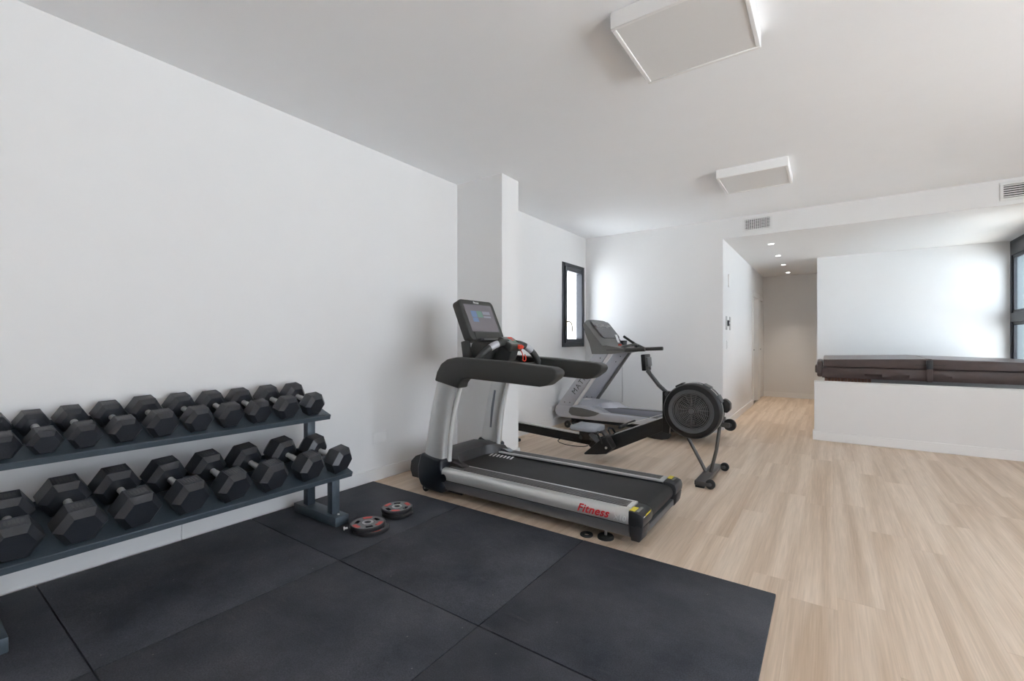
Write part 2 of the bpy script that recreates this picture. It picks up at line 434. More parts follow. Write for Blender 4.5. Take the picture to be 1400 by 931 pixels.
# small window: dark frame, sash, pane, handle
w1 = sempty('window_1', (XL, (LW[0] + LW[1]) / 2, LW[2]))
def frame_yz(x0, x1, ya, yb, za, zb, t, bev=.004):
    b = B(); b.box(x0, x1, ya, ya + t, za, zb, bev, 1); b.box(x0, x1, yb - t, yb, za, zb, bev, 1)
    b.box(x0, x1, ya + t, yb - t, za, za + t, bev, 1); b.box(x0, x1, ya + t, yb - t, zb - t, zb, bev, 1); return b
obj('window_frame', frame_yz(XL - .09, XL + .012, LW[0], LW[1], LW[2], LW[3], .062), 'anthracite', w1)
sash = obj('sash', frame_yz(XL - .075, XL + .028, LW[0] + .058, LW[1] - .058, LW[2] + .058, LW[3] - .058, .062), 'anthracite', w1)
obj('pane', B().box(XL - .045, XL - .035, LW[0] + .118, LW[1] - .118, LW[2] + .118, LW[3] - .118), 'pane_clear', w1)
hb = B().box(XL + .028, XL + .036, LW[0] + .078, LW[0] + .106, 1.42, 1.52, .003, 1)
hb.tube([(XL + .03, LW[0] + .092, 1.49), (XL + .07, LW[0] + .092, 1.49), (XL + .080, LW[0] + .11, 1.485), (XL + .082, LW[0] + .15, 1.46), (XL + .082, LW[0] + .165, 1.41), (XL + .082, LW[0] + .165, 1.34)], .011, 8)
obj('window_handle', hb, 'brass_handle', sash)

# alcove window: dark frame with transom, panes
w2 = sempty('window_2', (XR, 8.0, AW[2]))
obj('window_frame', frame_yz(XR - .005, XR + .045, AW[0], AW[1], AW[2], AW[3], .05), 'anthracite', w2)
obj('head_board', B().box(XR - .005, XR + .045, AW[0] + .05, AW[1] - .05, 2.37, AW[3] - .05, .004, 1), 'anthracite', w2)
for ya, yb in ((AW[0] + .05, 7.94), (8.0, AW[1] - .05)):
    for za, zb in ((AW[2] + .05, 1.46), (1.585, 2.37)):
        s_ = obj('sash', frame_yz(XR + .012, XR + .045, ya, yb, za, zb, .04), 'anthracite', w2)
        obj('pane', B().box(XR + .024, XR + .030, ya + .04, yb - .04, za + .04, zb - .04), 'pane_tint', s_)
obj('transom', B().box(XR - .005, XR + .045, AW[0] + .05, AW[1] - .05, 1.46, 1.585, .004, 1), 'anthracite', w2)
for za, zb in ((AW[2] + .05, 1.46), (1.585, 2.37)): obj('mullion', B().box(XR - .005, XR + .045, 7.94, 8.0, za, zb, .004, 1), 'anthracite', w2)

# long glazing on the right
w3 = sempty('window_3', (XM, 2.45, GW[2]))
obj('window_frame', frame_yz(XM + .02, XM + .16, GW[0], GW[1], GW[2], GW[3], .06), 'anthracite', w3)
n = 4; pwid = (GW[1] - GW[0] - .12) / n
for i in range(n):
    ya = GW[0] + .06 + i * pwid; x0 = XM + .03 + (i % 2) * .06
    s_ = obj('sash', frame_yz(x0, x0 + .05, ya, ya + pwid, GW[2] + .06, GW[3] - .06, .055), 'anthracite', w3)
    obj('pane', B().box(x0 + .02, x0 + .03, ya + .055, ya + pwid - .055, GW[2] + .115, GW[3] - .115), 'pane_clear', s_)

# hall doors
for i, d in enumerate((D1, D2)):
    dr = sempty('door_%d' % (i + 1), (XH0, (d[0] + d[1]) / 2, 0))
    b = B().box(XH0 - .11, XH0 - .07, d[0] + .03, d[1] - .03, .006, d[3] - .03, .003, 1)
    leaf = obj('door_leaf', b, 'door_white', dr)
    fb = B(); t_ = .07
    fb.box(XH0 - .15, XH0 + .012, d[0], d[0] + .03, 0, d[3], .002, 1); fb.box(XH0 - .15, XH0 + .012, d[1] - .03, d[1], 0, d[3], .002, 1)
    fb.box(XH0 - .15, XH0 + .012, d[0] + .03, d[1] - .03, d[3] - .03, d[3], .002, 1)
    fb.box(XH0, XH0 + .012, d[0] - t_, d[0], 0, d[3] + t_, .002, 1); fb.box(XH0, XH0 + .012, d[1], min(d[1] + t_, YH - .002), 0, d[3] + t_, .002, 1)
    fb.box(XH0, XH0 + .012, d[0], d[1], d[3], d[3] + t_, .002, 1)
    obj('door_frame', fb, 'white_trim', dr)
    hh = B().tube([(XH0 - .07, d[0] + .1, 1.03), (XH0 - .01, d[0] + .1, 1.03), (XH0 + .0, d[0] + .115, 1.03), (XH0, d[0] + .22, 1.03)], .009, 8)
    hh.box(XH0 - .07, XH0 - .064, d[0] + .08, d[0] + .12, .93, 1.1, .002, 1)
    obj('door_handle', hh, 'steel_rack', leaf)

# outside: ground, an added backdrop that tones the alcove panes, white gable past the small window
struct('ground', B().box(-30, 30, -30, 40, -.4, -.14), 'concrete')
struct('added_pane_backdrop', B().box(XR + .06, XR + 1.2, 9.06, 9.2, -.14, 3.6), 'pane_backdrop_tone')  # added panel outside the alcove window, turns its panes grey-blue
struct('wall_outside_gable', B().prism([(6.9, -.14), (13, -.14), (13, 5.4), (9.6, 5.4), (7.3, 2.1), (6.9, 1.9)], 'x', -6.6, -6.3), 'outside_white')

# ------------------------------------------------------------------ lamps, downlights, vents, switches
def ceiling_lamp(x0, x1, y0, y1, label):
    z0 = ZC - .085
    o = thing('ceiling_lamp', ((x0 + x1) / 2, (y0 + y1) / 2, z0), label, 'lamp', 'square ceiling lamps')
    b = B(); t_ = .022
    b.box(x0, x1, y0, y0 + t_, z0, ZC, .003, 1).box(x0, x1, y1 - t_, y1, z0, ZC, .003, 1).box(x0, x0 + t_, y0 + t_, y1 - t_, z0, ZC, .003, 1).box(x1 - t_, x1, y0 + t_, y1 - t_, z0, ZC, .003, 1)
    obj('lamp_housing', b, 'lamp_body', o)
    obj('diffuser', B().box(x0 + t_, x1 - t_, y0 + t_, y1 - t_, z0 + .006, z0 + .014), 'lamp_diffuser', o)
ceiling_lamp(-.893, -.292, 2.125, 2.72, 'large square white surface ceiling lamp nearest the camera, cut by the top edge')
ceiling_lamp(-.885, -.29, 4.675, 5.25, 'smaller-looking square white ceiling lamp further back, near the wall vent')
for i, yy in enumerate((7.34, 8.43, 9.5, 10.62)):
    nm = ('nearest', 'second nearest', 'third', 'farthest')[i]
    o = thing('downlight', (-.663, yy, ZA - .006), 'lit round recessed downlight in the hall ceiling, %s in the row' % nm, 'downlight', 'hall downlights')
    obj('trim_ring', B().lathe([(.034, ZA - .001), (.046, ZA - .001), (.046, ZA - .005), (.034, ZA - .007)], (-.663, yy, 0), 'z', 20, closed=True), 'lamp_body', o)
    obj('lens', B().lathe([(.033, ZA - .001), (.033, ZA - .004), (.02, ZA - .005)], (-.663, yy, 0), 'z', 20), 'downlight_glow', o)
    ld = bpy.data.lights.new('downlight_beam', 'SPOT'); ld.energy = 55; ld.spot_size = R(62); ld.spot_blend = .8; ld.shadow_soft_size = .03; ld.color = (1, .88, .74)
    lo_ = bpy.data.objects.new('downlight_beam', ld); COL.objects.link(lo_); lo_.parent = o; lo_.location = (0, 0, -.004)

def vent(x0, x1, z0, z1, label, grid):
    o = thing('air_vent', ((x0 + x1) / 2, YF, z0), label, 'vent')
    b = B(); t_ = .026; yv = YF - .012
    b.box(x0, x1, yv, YF, z0, z0 + t_, .002, 1).box(x0, x1, yv, YF, z1 - t_, z1, .002, 1).box(x0, x0 + t_, yv, YF, z0 + t_, z1 - t_, .002, 1).box(x1 - t_, x1, yv, YF, z0 + t_, z1 - t_, .002, 1)
    obj('vent_frame', b, 'vent_white', o)
    obj('backing', B().box(x0 + t_, x1 - t_, YF - .002, YF - .0005, z0 + t_, z1 - t_), 'vent_dark', o)
    nz = 7 if grid else 6
    for i in range(nz):
        zz = z0 + t_ + (z1 - z0 - 2 * t_) * (i + .5) / nz
        obj('slat', B().box(x0 + t_, x1 - t_, yv + .001, YF - .003, zz - (.0026 if grid else .0052), zz + (.0026 if grid else .0052)), 'vent_white', o)
    if grid:
        nx = 13
        for i in range(nx):
            xx = x0 + t_ + (x1 - x0 - 2 * t_) * (i + .5) / nx
            obj('bar', B().box(xx - .003, xx + .003, yv + .003, YF - .003, z0 + t_, z1 - t_), 'vent_white', o)
vent(-.922, -.585, 2.638, 2.822, 'white grid air vent on the beam above the hall opening', True)
vent(1.432, 1.95, 2.63, 2.815, 'white louvred air vent on the beam at the right edge of the picture', False)

o = thing('thermostat', (XH0, 6.93, 1.40), 'small white wall thermostat with dark dial and grey plates by the hall corner', 'thermostat')
obj('plate', B().box(XH0, XH0 + .008, 6.82, 6.90, 1.36, 1.55, .002, 1), 'thermo_grey', o)
obj('plate', B().box(XH0, XH0 + .008, 7.1, 7.18, 1.36, 1.55, .002, 1), 'thermo_grey', o)
db = B().lathe([(.042, 0), (.042, .02), (.036, .028)], (XH0, 6.95, 1.455), 'x', 20)
obj('dial', db, 'tm_black', o)
obj('dial_cap', B().lathe([(.013, .028), (.013, .034)], (XH0, 6.95, 1.455), 'x', 14), 'white_trim', o)
b = B().box(XH0, XH0 + .009, 6.86, 6.94, 1.09, 1.21, .002, 1)
sw = tag(obj('light_switch', b, 'white_trim'), 'small white light switch low on the hall wall below the dark thermostat dial', 'switch')
obj('rocker', B().box(XH0 + .009, XH0 + .012, 6.875, 6.925, 1.105, 1.195, .001, 1), 'vent_white', sw)
b = B().box(XH0, XH0 + .02, 6.985, 7.03, 1.97, 2.15, .003, 1)
tag(obj('motion_sensor', b, 'white_trim'), 'slim white upright sensor high on the hall wall near the corner', 'sensor')
# hatch on left wall
o = thing('wall_hatch', (XL, 2.545, .315), 'flush white square cover plate on the left wall beside the treadmill', 'cover plate')
obj('hatch_frame', frame_yz(XL, XL + .004, 2.468, 2.622, .315, .42, .006, .001), 'white_trim', o)
obj('hatch_cover', B().box(XL, XL + .0035, 2.477, 2.613, .324, .411, .001, 1), 'white_trim', o)
# cord on far wall
tag(obj('hanging_cable', B().tube([(-2.582, YF - .006, .82), (-2.582, YF - .006, .6), (-2.58, YF - .006, .42), (-2.583, YF - .006, .26)], .004, 6), 'thermo_grey'),
    'thin grey cord running straight down the far wall behind the grey treadmill', 'cord')

# ------------------------------------------------------------------ rubber mats
xs = [-3.168, -2.180, -1.200, -.201]; ys = [-.535, .460, 1.463, 2.457]
MT = .014
matl = {(0, 2): 'black square rubber mat under the right rack foot and the weight plates',
        (1, 2): 'black square rubber mat in the middle of the far row, beside the silver treadmill front',
        (2, 2): 'black square rubber mat at the outer far corner, below the treadmill rear end',
        (0, 1): 'black square rubber mat against the wall in front of the dumbbell rack middle',
        (1, 1): 'black square rubber mat in the centre foreground, touching five other mats',
        (2, 1): 'black square rubber mat in the foreground beside the bare wooden floor, cut by bottom edge',
        (0, 0): 'black square rubber mat under the left rack foot in the bottom left corner',
        (1, 0): 'black square rubber mat showing only a sliver at the bottom edge, left of centre'}
for (i, j), lb in matl.items():
    g0 = .0008 if j == 2 else .0012; gx = .0014
    dx = random.uniform(-.002, .002)
    b = B().box(xs[i] + gx, xs[i + 1] - gx, ys[j] + .0030, ys[j + 1] - .0030, .0055, MT + random.uniform(-.0008, .0008), .002, 2)
    b.box(xs[i] + gx, xs[i + 1] - gx, ys[j] + .0002, ys[j + 1] - .0002, 0, .006)
    tag(obj('rubber_mat', b, 'mat_rubber'), lb, 'mat', 'square rubber floor mats')

# ------------------------------------------------------------------ dumbbell rack
TILT = R(17)
rack = thing('dumbbell_rack', (-2.8, 1.0, MT), 'dark blue-grey steel two-shelf dumbbell rack along the left wall', 'rack')
UF, LF = (-2.85, .69), (-2.60, .333)     # front edges (x, z)
def shelf(xf, zf, depth, name):
    M = Matrix.Translation((xf, 0, zf)) @ Matrix.Rotation(TILT, 4, 'Y')
    b = B().box(-depth, 0, .15, 1.85, -.004, 0, .0015, 1, M)
    o = obj(name, b, 'steel_rack', rack)
    obj('front_lip', B().box(-.004, 0, .15, 1.85, -.034, -.0041, .0015, 1, M), 'steel_rack', o)
    obj('rear_lip', B().box(-depth, -depth + .004, .15, 1.85, .0, .03, .0015, 1, M), 'steel_rack', o)
    for ya in (.2, 1.72): obj('bracket', B().box(-depth + .03, -.03, ya, ya + .05, -.036, -.004, .002, 1, M), 'steel_rack', o)
shelf(*UF, .335, 'upper_shelf'); shelf(*LF, .39, 'lower_shelf')
for y0, y1 in ((.202, .302), (1.70, 1.80)):
    yc = (y0 + y1) / 2
    ft = obj('foot', B().box(-3.065, -2.572, y0, y1, MT, MT + .06, .004, 2), 'steel_rack', rack)
    for yy in (yc - .03, yc + .03):
        obj('bolt', B().lathe([(.008, 0), (.008, .005), (.004, .006)], (-2.615, yc, MT + .06), 'z', 10), 'chrome', ft); break
    obj('rear_post', B().box(-2.980, -2.925, yc - .028, yc + .028, MT + .06, .69, .004, 2), 'steel_rack', rack)
    obj('front_post', B().box(-2.697, -2.641, yc - .028, yc + .028, MT + .06, .325, .004, 2), 'steel_rack', rack)

# ------------------------------------------------------------------ hex dumbbells
def hexring(x_, r):
    return [Vector((x_, r * math.cos(math.pi / 3 * k), r * math.sin(math.pi / 3 * k))) for k in range(6)]
def dumbbell(w, cc, ht, name='hex_dumbbell'):
    """w corner to corner, cc head centre distance, ht head thickness; rests on z=0, handle along x"""
    r = w / 2; h = r * math.sin(math.pi / 3)
    o = bpy.data.objects.new(name, None); COL.objects.link(o); o.empty_display_size = .05
    for s in (1, -1):
        a, b_ = cc / 2 - ht / 2, cc / 2 + ht / 2
        rr = [(a, r * .70), (a + ht * .20, r * .975), (a + ht * .22, r), (b_ - ht * .22, r), (b_ - ht * .20, r * .975), (b_, r * .70)]
        bb = B().loft([[Vector((s * v.x, v.y, v.z + h)) for v in hexring(q, rad)] for q, rad in rr])
        me = bpy.data.meshes.new('head'); bb.bm.to_mesh(me); bb.bm.free()
        me.materials.append(MATS['hex_rubber'])
        hd = bpy.data.objects.new('head', me); COL.objects.link(hd); hd.parent = o
        # raised label frame with blurred raised marks on the upper flat
        xm = s * cc / 2; lw, ld = r * .41, ht * .235; zt = 2 * h
        fb = B(); q = .0026; mk = B()
        fb.box(xm - ld, xm + ld, -lw, -lw + q, zt - .001, zt + .0016).box(xm - ld, xm + ld, lw - q, lw, zt - .001, zt + .0016)
        fb.box(xm - ld, xm - ld + q, -lw + q, lw - q, zt - .001, zt + .0016).box(xm + ld - q, xm + ld, -lw + q, lw - q, zt - .001, zt + .0016)
        for k in range(5):
            yy = -lw + 2 * lw * (k + 1) / 6
            mk.box(xm - ld * (.62 if k % 2 else .5), xm + ld * .55, yy - .0035, yy + .003 * (1 + k % 3 * .4), zt - .001, zt + .0012)
        me = bpy.data.meshes.new('size_plate'); fb.bm.to_mesh(me); fb.bm.free(); me.materials.append(MATS['hex_rubber'])
        lp = bpy.data.objects.new('size_plate', me); COL.objects.link(lp); lp.parent = hd
        me = bpy.data.meshes.new('raised_marks'); mk.bm.to_mesh(me); mk.bm.free(); me.materials.append(MATS['plate_mark'])
        lp = bpy.data.objects.new('raised_marks', me); COL.objects.link(lp); lp.parent = hd; lp['kind'] = 'stuff'
    L = cc / 2 - ht / 2 + .006
    hb_ = B().lathe([(.015, -L), (.015, -L + .012), (.0135, -L + .018), (.0165, -L * .4), (.0172, 0), (.0165, L * .4), (.0135, L - .018), (.015, L - .012), (.015, L)], (0, 0, h), 'x', 14)
    me = bpy.data.meshes.new('handle'); hb_.bm.to_mesh(me); hb_.bm.free(); finish(me, 'chrome')
    hn = bpy.data.objects.new('handle', me); COL.objects.link(hn); hn.parent = o
    return o
ordn = ['rightmost', 'second from the right', 'third from the right', 'fourth from the right', 'fifth from the right', 'sixth from the right',
        'seventh from the right', 'eighth from the right', 'ninth from the right', 'tenth from the right, cut off']
#       y, corner width, rear offset in y
upper = [(.317, .122, -.006), (.446, .124, -.010), (.580, .132, -.010), (.727, .140, -.014), (.882, .154, -.020), (1.049, .154, -.022),
         (1.214, .153, -.025), (1.378, .154, -.028), (1.557, .160, -.032), (1.737, .162, -.036)]
lower = [(.320, .174, .002), (.514, .182, -.008), (.709, .188, -.020), (.919, .187, -.030), (1.121, .184, -.036), (1.328, .186, -.044), (1.560, .188, -.056), (1.768, .184, -.062)]
protos = {}
def put_db(yf, w, dy, xf, zf, cc, ht, label, row):
    key = (w, cc)
    if key not in protos: o = dumbbell(w, cc, ht); protos[key] = o
    else: o = copy_tree(protos[key])
    yaw = math.atan2(-dy, cc)          # rear end shifted by dy
    s = (.014 if row == 'upper' else .004) + (cc + ht) / 2
    ymid = yf + dy / 2
    M = Matrix.Translation((xf, 0, zf)) @ Matrix.Rotation(TILT, 4, 'Y')
    pos = M @ Vector((-s, ymid, .0006))
    o.matrix_basis = Matrix.Translation(pos) @ Matrix.Rotation(TILT, 4, 'Y') @ Matrix.Rotation(yaw, 4, 'Z')
    tag(o, label, 'dumbbell', 'hex dumbbells on the %s shelf' % row)
for i, (yf, w, dy) in enumerate(upper):
    n_ = len(upper) - 1 - i
    put_db(yf, w, dy, *UF, .205, .106, 'black rubber hex dumbbell on the upper rack shelf, %s' % ordn[n_], 'upper')
for i, (yf, w, dy) in enumerate(lower):
    n_ = len(lower) - 1 - i
    lb = ordn[n_] + (', cut off' if i == 0 else '')
    put_db(yf, w, dy, *LF, *((.215, .12) if i in (0, 7) else (.245, .132)), 'black rubber hex dumbbell on the lower rack shelf, %s' % lb, 'lower')

# ------------------------------------------------------------------ weight plates, bolt, ring
def weight_plate(c, rot, label, r=.108, th=.027):
    o = thing('weight_plate', c, label, 'weight plate', 'small weight plates on the mat')
    x0, y0, z0 = c
    ri, rs0, rs1 = .026, r * .52, r * .74
    def arcs(b, ra, rb, a0, a1, za, zb, n=8):
        rings = []
        for k in range(n + 1):
            a = R(a0 + (a1 - a0) * k / n) + rot
            rings.append([Vector((x0 + q * math.cos(a), y0 + q * math.sin(a), zz)) for q, zz in ((ra, za), (rb, za), (rb, zb), (ra, zb))])
        b.loft(rings)
    b = B()
    b.lathe([(rs1, z0 + .004), (r * .93, z0), (r, z0 + .006), (r, z0 + th - .006), (r * .95, z0 + th), (r * .90, z0 + th - .001), (rs1, z0 + th - .004)], (x0, y0, 0), 'z', 40, closed=True)
    b.lathe([(ri, z0 + .002), (rs0, z0 + .004), (rs0, z0 + th - .004), (ri, z0 + th - .003)], (x0, y0, 0), 'z', 32, closed=True)
    for k in range(3): arcs(b, rs0 - .0005, rs1 + .0005, 120 * k + 36, 120 * k + 120, z0 + .004, z0 + th - .0045)
    obj('body', b, 'plate_black', o)
    b = B()
    b.lathe([(rs1 + .001, z0 + th - .004), (r * .90, z0 + th - .0012), (r * .90, z0 + th - .0002), (rs1 + .001, z0 + th - .003)], (x0, y0, 0), 'z', 40, closed=True)
    b.lathe([(ri + .012, z0 + th - .0035), (rs0 - .001, z0 + th - .0042), (rs0 - .001, z0 + th - .003), (ri + .012, z0 + th - .0022)], (x0, y0, 0), 'z', 32, closed=True)
    for k in range(3): arcs(b, rs0 - .001, rs1 + .001, 120 * k + 38, 120 * k + 118, z0 + th - .0045, z0 + th - .003)
    obj('face', b, 'plate_grey', o)
    obj('hub_ring', B().lathe([(ri - .006, z0 + .002), (ri + .009, z0 + .002), (ri + .009, z0 + th), (ri - .006, z0 + th)], (x0, y0, 0), 'z', 24, closed=True), 'steel_bright', o)
    for k in range(3):
        b = B(); arcs(b, r * .62, r * .88, 120 * k + 52, 120 * k + 92, z0 + th - .0028, z0 + th - .0008)
        obj('red_mark', b, 'red_paint', o)
    return o
A_ = (-2.365, 1.795, MT); B_ = (-2.43, 2.085, MT)
weight_plate((A_[0] + .012, A_[1] + .012, MT), .5, 'lower small weight plate of the stack next to the rack foot')
weight_plate((A_[0] - .004, A_[1] - .002, MT + .0275), 1.25, 'upper black and red small weight plate of the stack next to the rack foot')
weight_plate((B_[0], B_[1], MT), .2, 'lower small weight plate of the stack nearer the treadmill', r=.105)
weight_plate((B_[0] - .002, B_[1] - .004, MT + .0275), 2.1, 'upper black and red small weight plate of the stack nearer the treadmill', r=.105)
b = B().lathe([(.006, 0), (.006, .016), (.004, .017)], (0, 0, 0), 'x', 10)
b.lathe([(.012, -.008), (.012, 0)], (0, 0, 0), 'x', 6)
bmesh.ops.transform(b.bm, matrix=Matrix.Translation((-2.49, 1.712, MT + .0125)) @ Matrix.Rotation(R(60), 4, 'Z'), verts=b.bm.verts)
tag(obj('bolt', b, 'chrome'), 'tiny silver bolt lying on the mat beside the rack foot', 'bolt')
tag(obj('rubber_ring', B().lathe([(.02, .0), (.038, 0), (.041, .005), (.038, .011), (.02, .011), (.018, .005)], (-1.228, 2.553, 0.0002), 'z', 24, closed=True), 'rubber_black'),
    'flat black rubber ring lying on the floor by the treadmill foot', 'ring')

# ------------------------------------------------------------------ silver treadmill
TM = thing('treadmill', (-1.75, 2.94, 0), 'large silver and black treadmill with tilted touchscreen standing beside the rubber mats', 'treadmill')
Y0, Y1 = 2.52, 3.36
def mirror(y_): return Y0 + Y1 - y_
def my(side, y_): return y_ if side == 0 else mirror(y_)
for side in (0, 1):
    def Y(v): return my(side, v)
    # side rail: upper silver band, dark groove, lower grey band
    up = [(2.522, .142), (2.518, .165), (2.524, .196), (2.536, .214), (2.552, .222), (2.575, .224), (2.575, .142)]
    rail = obj('side_rail', B().prism([(Y(a), c) for a, c in up], 'x', -2.44, -.948), 'tm_silver', TM)
    lo = [(2.525, .134), (2.529, .10), (2.543, .064), (2.572, .050), (2.66, .050), (2.66, .134)]
    obj('lower_band', B().prism([(Y(a), c) for a, c in lo], 'x', -2.44, -.948), 'tm_silver_dark', rail)
    obj('groove', B().prism([(Y(a), c) for a, c in [(2.530, .134), (2.66, .134), (2.66, .142), (2.530, .142)]], 'x', -2.44, -.948), 'tm_black', rail)
    fr = [(2.575, .10), (2.575, .228), (2.60, .2295), (2.672, .2295), (2.672, .10)]
    foot = obj('foot_rail', B().prism([(Y(a), c) for a, c in fr], 'x', -2.40, -.978), 'tm_footrail', TM)
    obj('rail_end', B().prism([(Y(a), c) for a, c in [(2.575, .142), (2.575, .2255), (2.60, .2275), (2.672, .2275), (2.672, .142)]], 'x', -.978, -.949), 'tm_silver', foot)
    for k in range(4):
        ya = 2.594 + k * .019
        obj('grip_rib', B().box(-2.36, -.99, min(Y(ya), Y(ya + .010)), max(Y(ya), Y(ya + .010)), .2290, .2312), 'tm_footrail', foot)
    obj('inner_lip', B().prism([(Y(a), c) for a, c in [(2.6722, .2150), (2.6722, .2300), (2.685, .2300), (2.690, .2260), (2.690, .2150)]], 'x', -2.40, -.949), 'tm_silver', foot)
    obj('inner_wall_shade', B().prism([(Y(a), c) for a, c in [(2.6722, .10), (2.6722, .2148), (2.689, .2148), (2.689, .10)]], 'x', -2.40, -.949), 'tm_black', foot)  # shadow gap between rail and belt put into the black colour
    # rear end cap
    cap = [(-.948, .222), (-.90, .220), (-.868, .208), (-.858, .180), (-.862, .142), (-.948, .142)]
    ya, yb = sorted((Y(2.520), Y(2.690)))
    ec = obj('end_cap', B().prism(cap, 'y', ya, yb, .006, 2), 'tm_black', TM)
    cap2 = [(-.948, .1395), (-.862, .1395), (-.872, .075), (-.885, .050), (-.935, .050)]
    obj('end_cap_skirt', B().prism(cap2, 'y', *sorted((Y(2.526), Y(2.645))), .006, 2), 'tm_black', ec)
    ys_ = sorted((Y(2.538), Y(2.592)))
    obj('warning_sticker', B().box(-.946, -.914, ys_[0] - .004, ys_[1] + .012, .2205, .2232), 'yellow_sticker', ec)
    ys_ = sorted((Y(2.538), Y(2.625)))
    obj('print_block', B().box(-.909, -.893, ys_[0], ys_[1], .2180, .2218), 'panel_grey', ec)
    if side == 0:
        Mk = Matrix.Translation((-.8645, 0, .194)) @ Matrix.Rotation(R(20), 4, 'Y')
        obj('warning_sticker', B().box(.0005, .002, 2.568, 2.655, -.006, .016, 0, 1, Mk), 'yellow_sticker', ec)
        obj('print_block', B().box(.0005, .0018, 2.535, 2.560, -.028, .008, 0, 1, Mk), 'grey_print', ec)
        obj('print_block', B().box(.0005, .0018, 2.572, 2.640, -.028, -.012, 0, 1, Mk), 'panel_grey', ec)
    # lower boot of the upright
    bt = [(-2.665, .315), (-2.700, .20), (-2.698, .115), (-2.665, .055), (-2.60, .032), (-2.43, .030), (-2.408, .07), (-2.415, .15), (-2.440, .215), (-2.440, .282)]
    ya, yb = sorted((Y(2.515), Y(2.640)))
    boot = obj('boot', B().prism(bt, 'y', ya, yb, .03, 4, ang=R(25)), 'tm_navy', TM)
    obj('hinge_cover', B().lathe([(.030, -.004), (.030, .008), (.02, .012)], (-2.415, 2.518 if side == 0 else 3.366, .155), 'y', 20), 'tm_navy', boot)
    # upright blade
    rings = []
    for zz, xc, a in ((.270, -2.556, .108), (.34, -2.548, .105), (.45, -2.531, .100), (.58, -2.508, .097), (.70, -2.482, .096), (.82, -2.448, .097), (.92, -2.415, .098)):
        rings.append(se_ring((xc, Y(2.583), zz), (1, 0, .16), (0, 1, 0), a, .050, 24, 2.8))
    up_ = obj('upright', B().loft(rings), 'tm_silver', TM)
    st = [(-2.447, Y(2.618), .26), (-2.437, Y(2.618), .40), (-2.408, Y(2.618), .58), (-2.372, Y(2.618), .72), (-2.325, Y(2.618), .86)]
    obj('edge_trim', B().tube(st, [.021, .021, .02, .019, .018], 12), 'tm_strip', up_)
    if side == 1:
        obj('recess_shade', B().tube([(-2.52, 3.2475, .42), (-2.50, 3.2465, .6), (-2.47, 3.2465, .76)], [.010, .013, .010], 10), 'tm_silver_dark', up_)  # raised strip in darker silver, imitates the shading of a recess
    # handrail with elbow
    hr = [(-2.518, .895), (-2.495, .965), (-2.45, 1.03), (-2.385, 1.068), (-2.30, 1.083), (-1.85, 1.063), (-1.47, 1.034), (-1.432, 1.018), (-1.420, .992), (-1.440, .962), (-1.505, .914),
          (-1.56, .903), (-1.85, .915), (-2.18, .928), (-2.232, .918), (-2.262, .885), (-2.272, .848)]
    ya, yb = sorted((Y(2.525), Y(2.640)))
    obj('handrail', B().prism(hr, 'y', ya, yb, .027, 4, ang=R(20)), 'tm_grey', TM)
    # front wheel, rear levelling foot
    wh = obj('front_wheel', B().lathe([(.012, -.012), (.026, -.012), (.030, -.008), (.030, .008), (.026, .012), (.012, .012)], (-2.645, Y(2.56), .0305), 'y', 20), 'rubber_black', TM)
    obj('wheel_hub', B().lathe([(.009, -.016), (.009, .016)], (-2.645, Y(2.56), .0305), 'y', 12), 'steel_bright', wh)
    obj('wheel_bracket', B().box(-2.672, -2.618, Y(2.56) - .018, Y(2.56) + .018, .045, .075, .004, 1), 'tm_black', wh)
    lf = obj('levelling_foot', B().lathe([(.050, .0005), (.050, .012), (.046, .017), (.014, .020)], (-1.115, Y(2.585), 0), 'z', 28), 'rubber_black', TM)
    obj('threaded_stem', B().lathe([(.009, .019), (.009, .07)], (-1.115, Y(2.585), 0), 'z', 10), 'steel_bright', lf)
# belt with rear roller wrap
prof = [(-2.62, .206), (-.93, .206)]
for k in range(1, 10):
    a = R(90 - 18 * k); prof.append((-.93 + .052 * math.cos(a), .154 + .052 * math.sin(a)))
prof += [(-.93, .102), (-2.62, .102)]
belt = obj('belt', B().prism(prof, 'y', 2.694, 3.186), 'belt_rubber', TM)
for k in range(7):
    hgt = .088 if k in (0, 1, 6) else .075
    M_ = Matrix.Translation((-2.425 + k * .036, 3.135 + k * .001, .2062)) @ Matrix.Rotation(R(17), 4, 'Z')
    obj('belt_mark', B().box(-.008, .008, -hgt / 2, hgt / 2, 0, .0008, 0, 1, M_), 'white_print', belt)
obj('rear_cross_bar', B().box(-.93, -.885, 2.646, 3.234, .056, .098, .006, 2), 'rower_grey', TM)
obj('under_frame', B().box(-2.55, -1.0, 2.70, 2.76, .045, .10, .004, 1).box(-2.55, -1.0, 3.12, 3.18, .045, .10, .004, 1).box(-2.5, -2.3, 2.60, 3.28, .022, .05, .004, 1), 'tm_black', TM)
# motor hood: lofted across the width, wings curve towards the user at both sides
rings = []
nn = 15
for k in range(nn):
    y_ = 2.632 + (3.248 - 2.632) * k / (nn - 1)
    q = abs((y_ - 2.94) / .308)
    xe = -2.462 + .16 * max(0, (q - .42) / .58) ** 2.0
    zr = .318 - .02 * max(0, q - .75) / .25
    zr2 = zr - .004
    pr = [(-2.88, .06), (-2.905, .12), (-2.895, .19), (-2.84, .24), (-2.72, .285), (-2.60, zr2), (-2.53, zr), (-2.49 + (xe + 2.462) * .35, zr - .02), (-2.472 + (xe + 2.462) * .7, zr * .45 + .145), (xe - .004, .236), (xe, .211), (-2.55, .20), (-2.60, .06)]
    rings.append([Vector((a, y_, c)) for a, c in pr])
hood = obj('motor_hood', B().loft(rings), 'tm_hood', TM)
obj('front_bumper', B().box(-2.915, -2.82, 2.66, 3.22, .045, .225, .035, 4), 'tm_navy', hood)
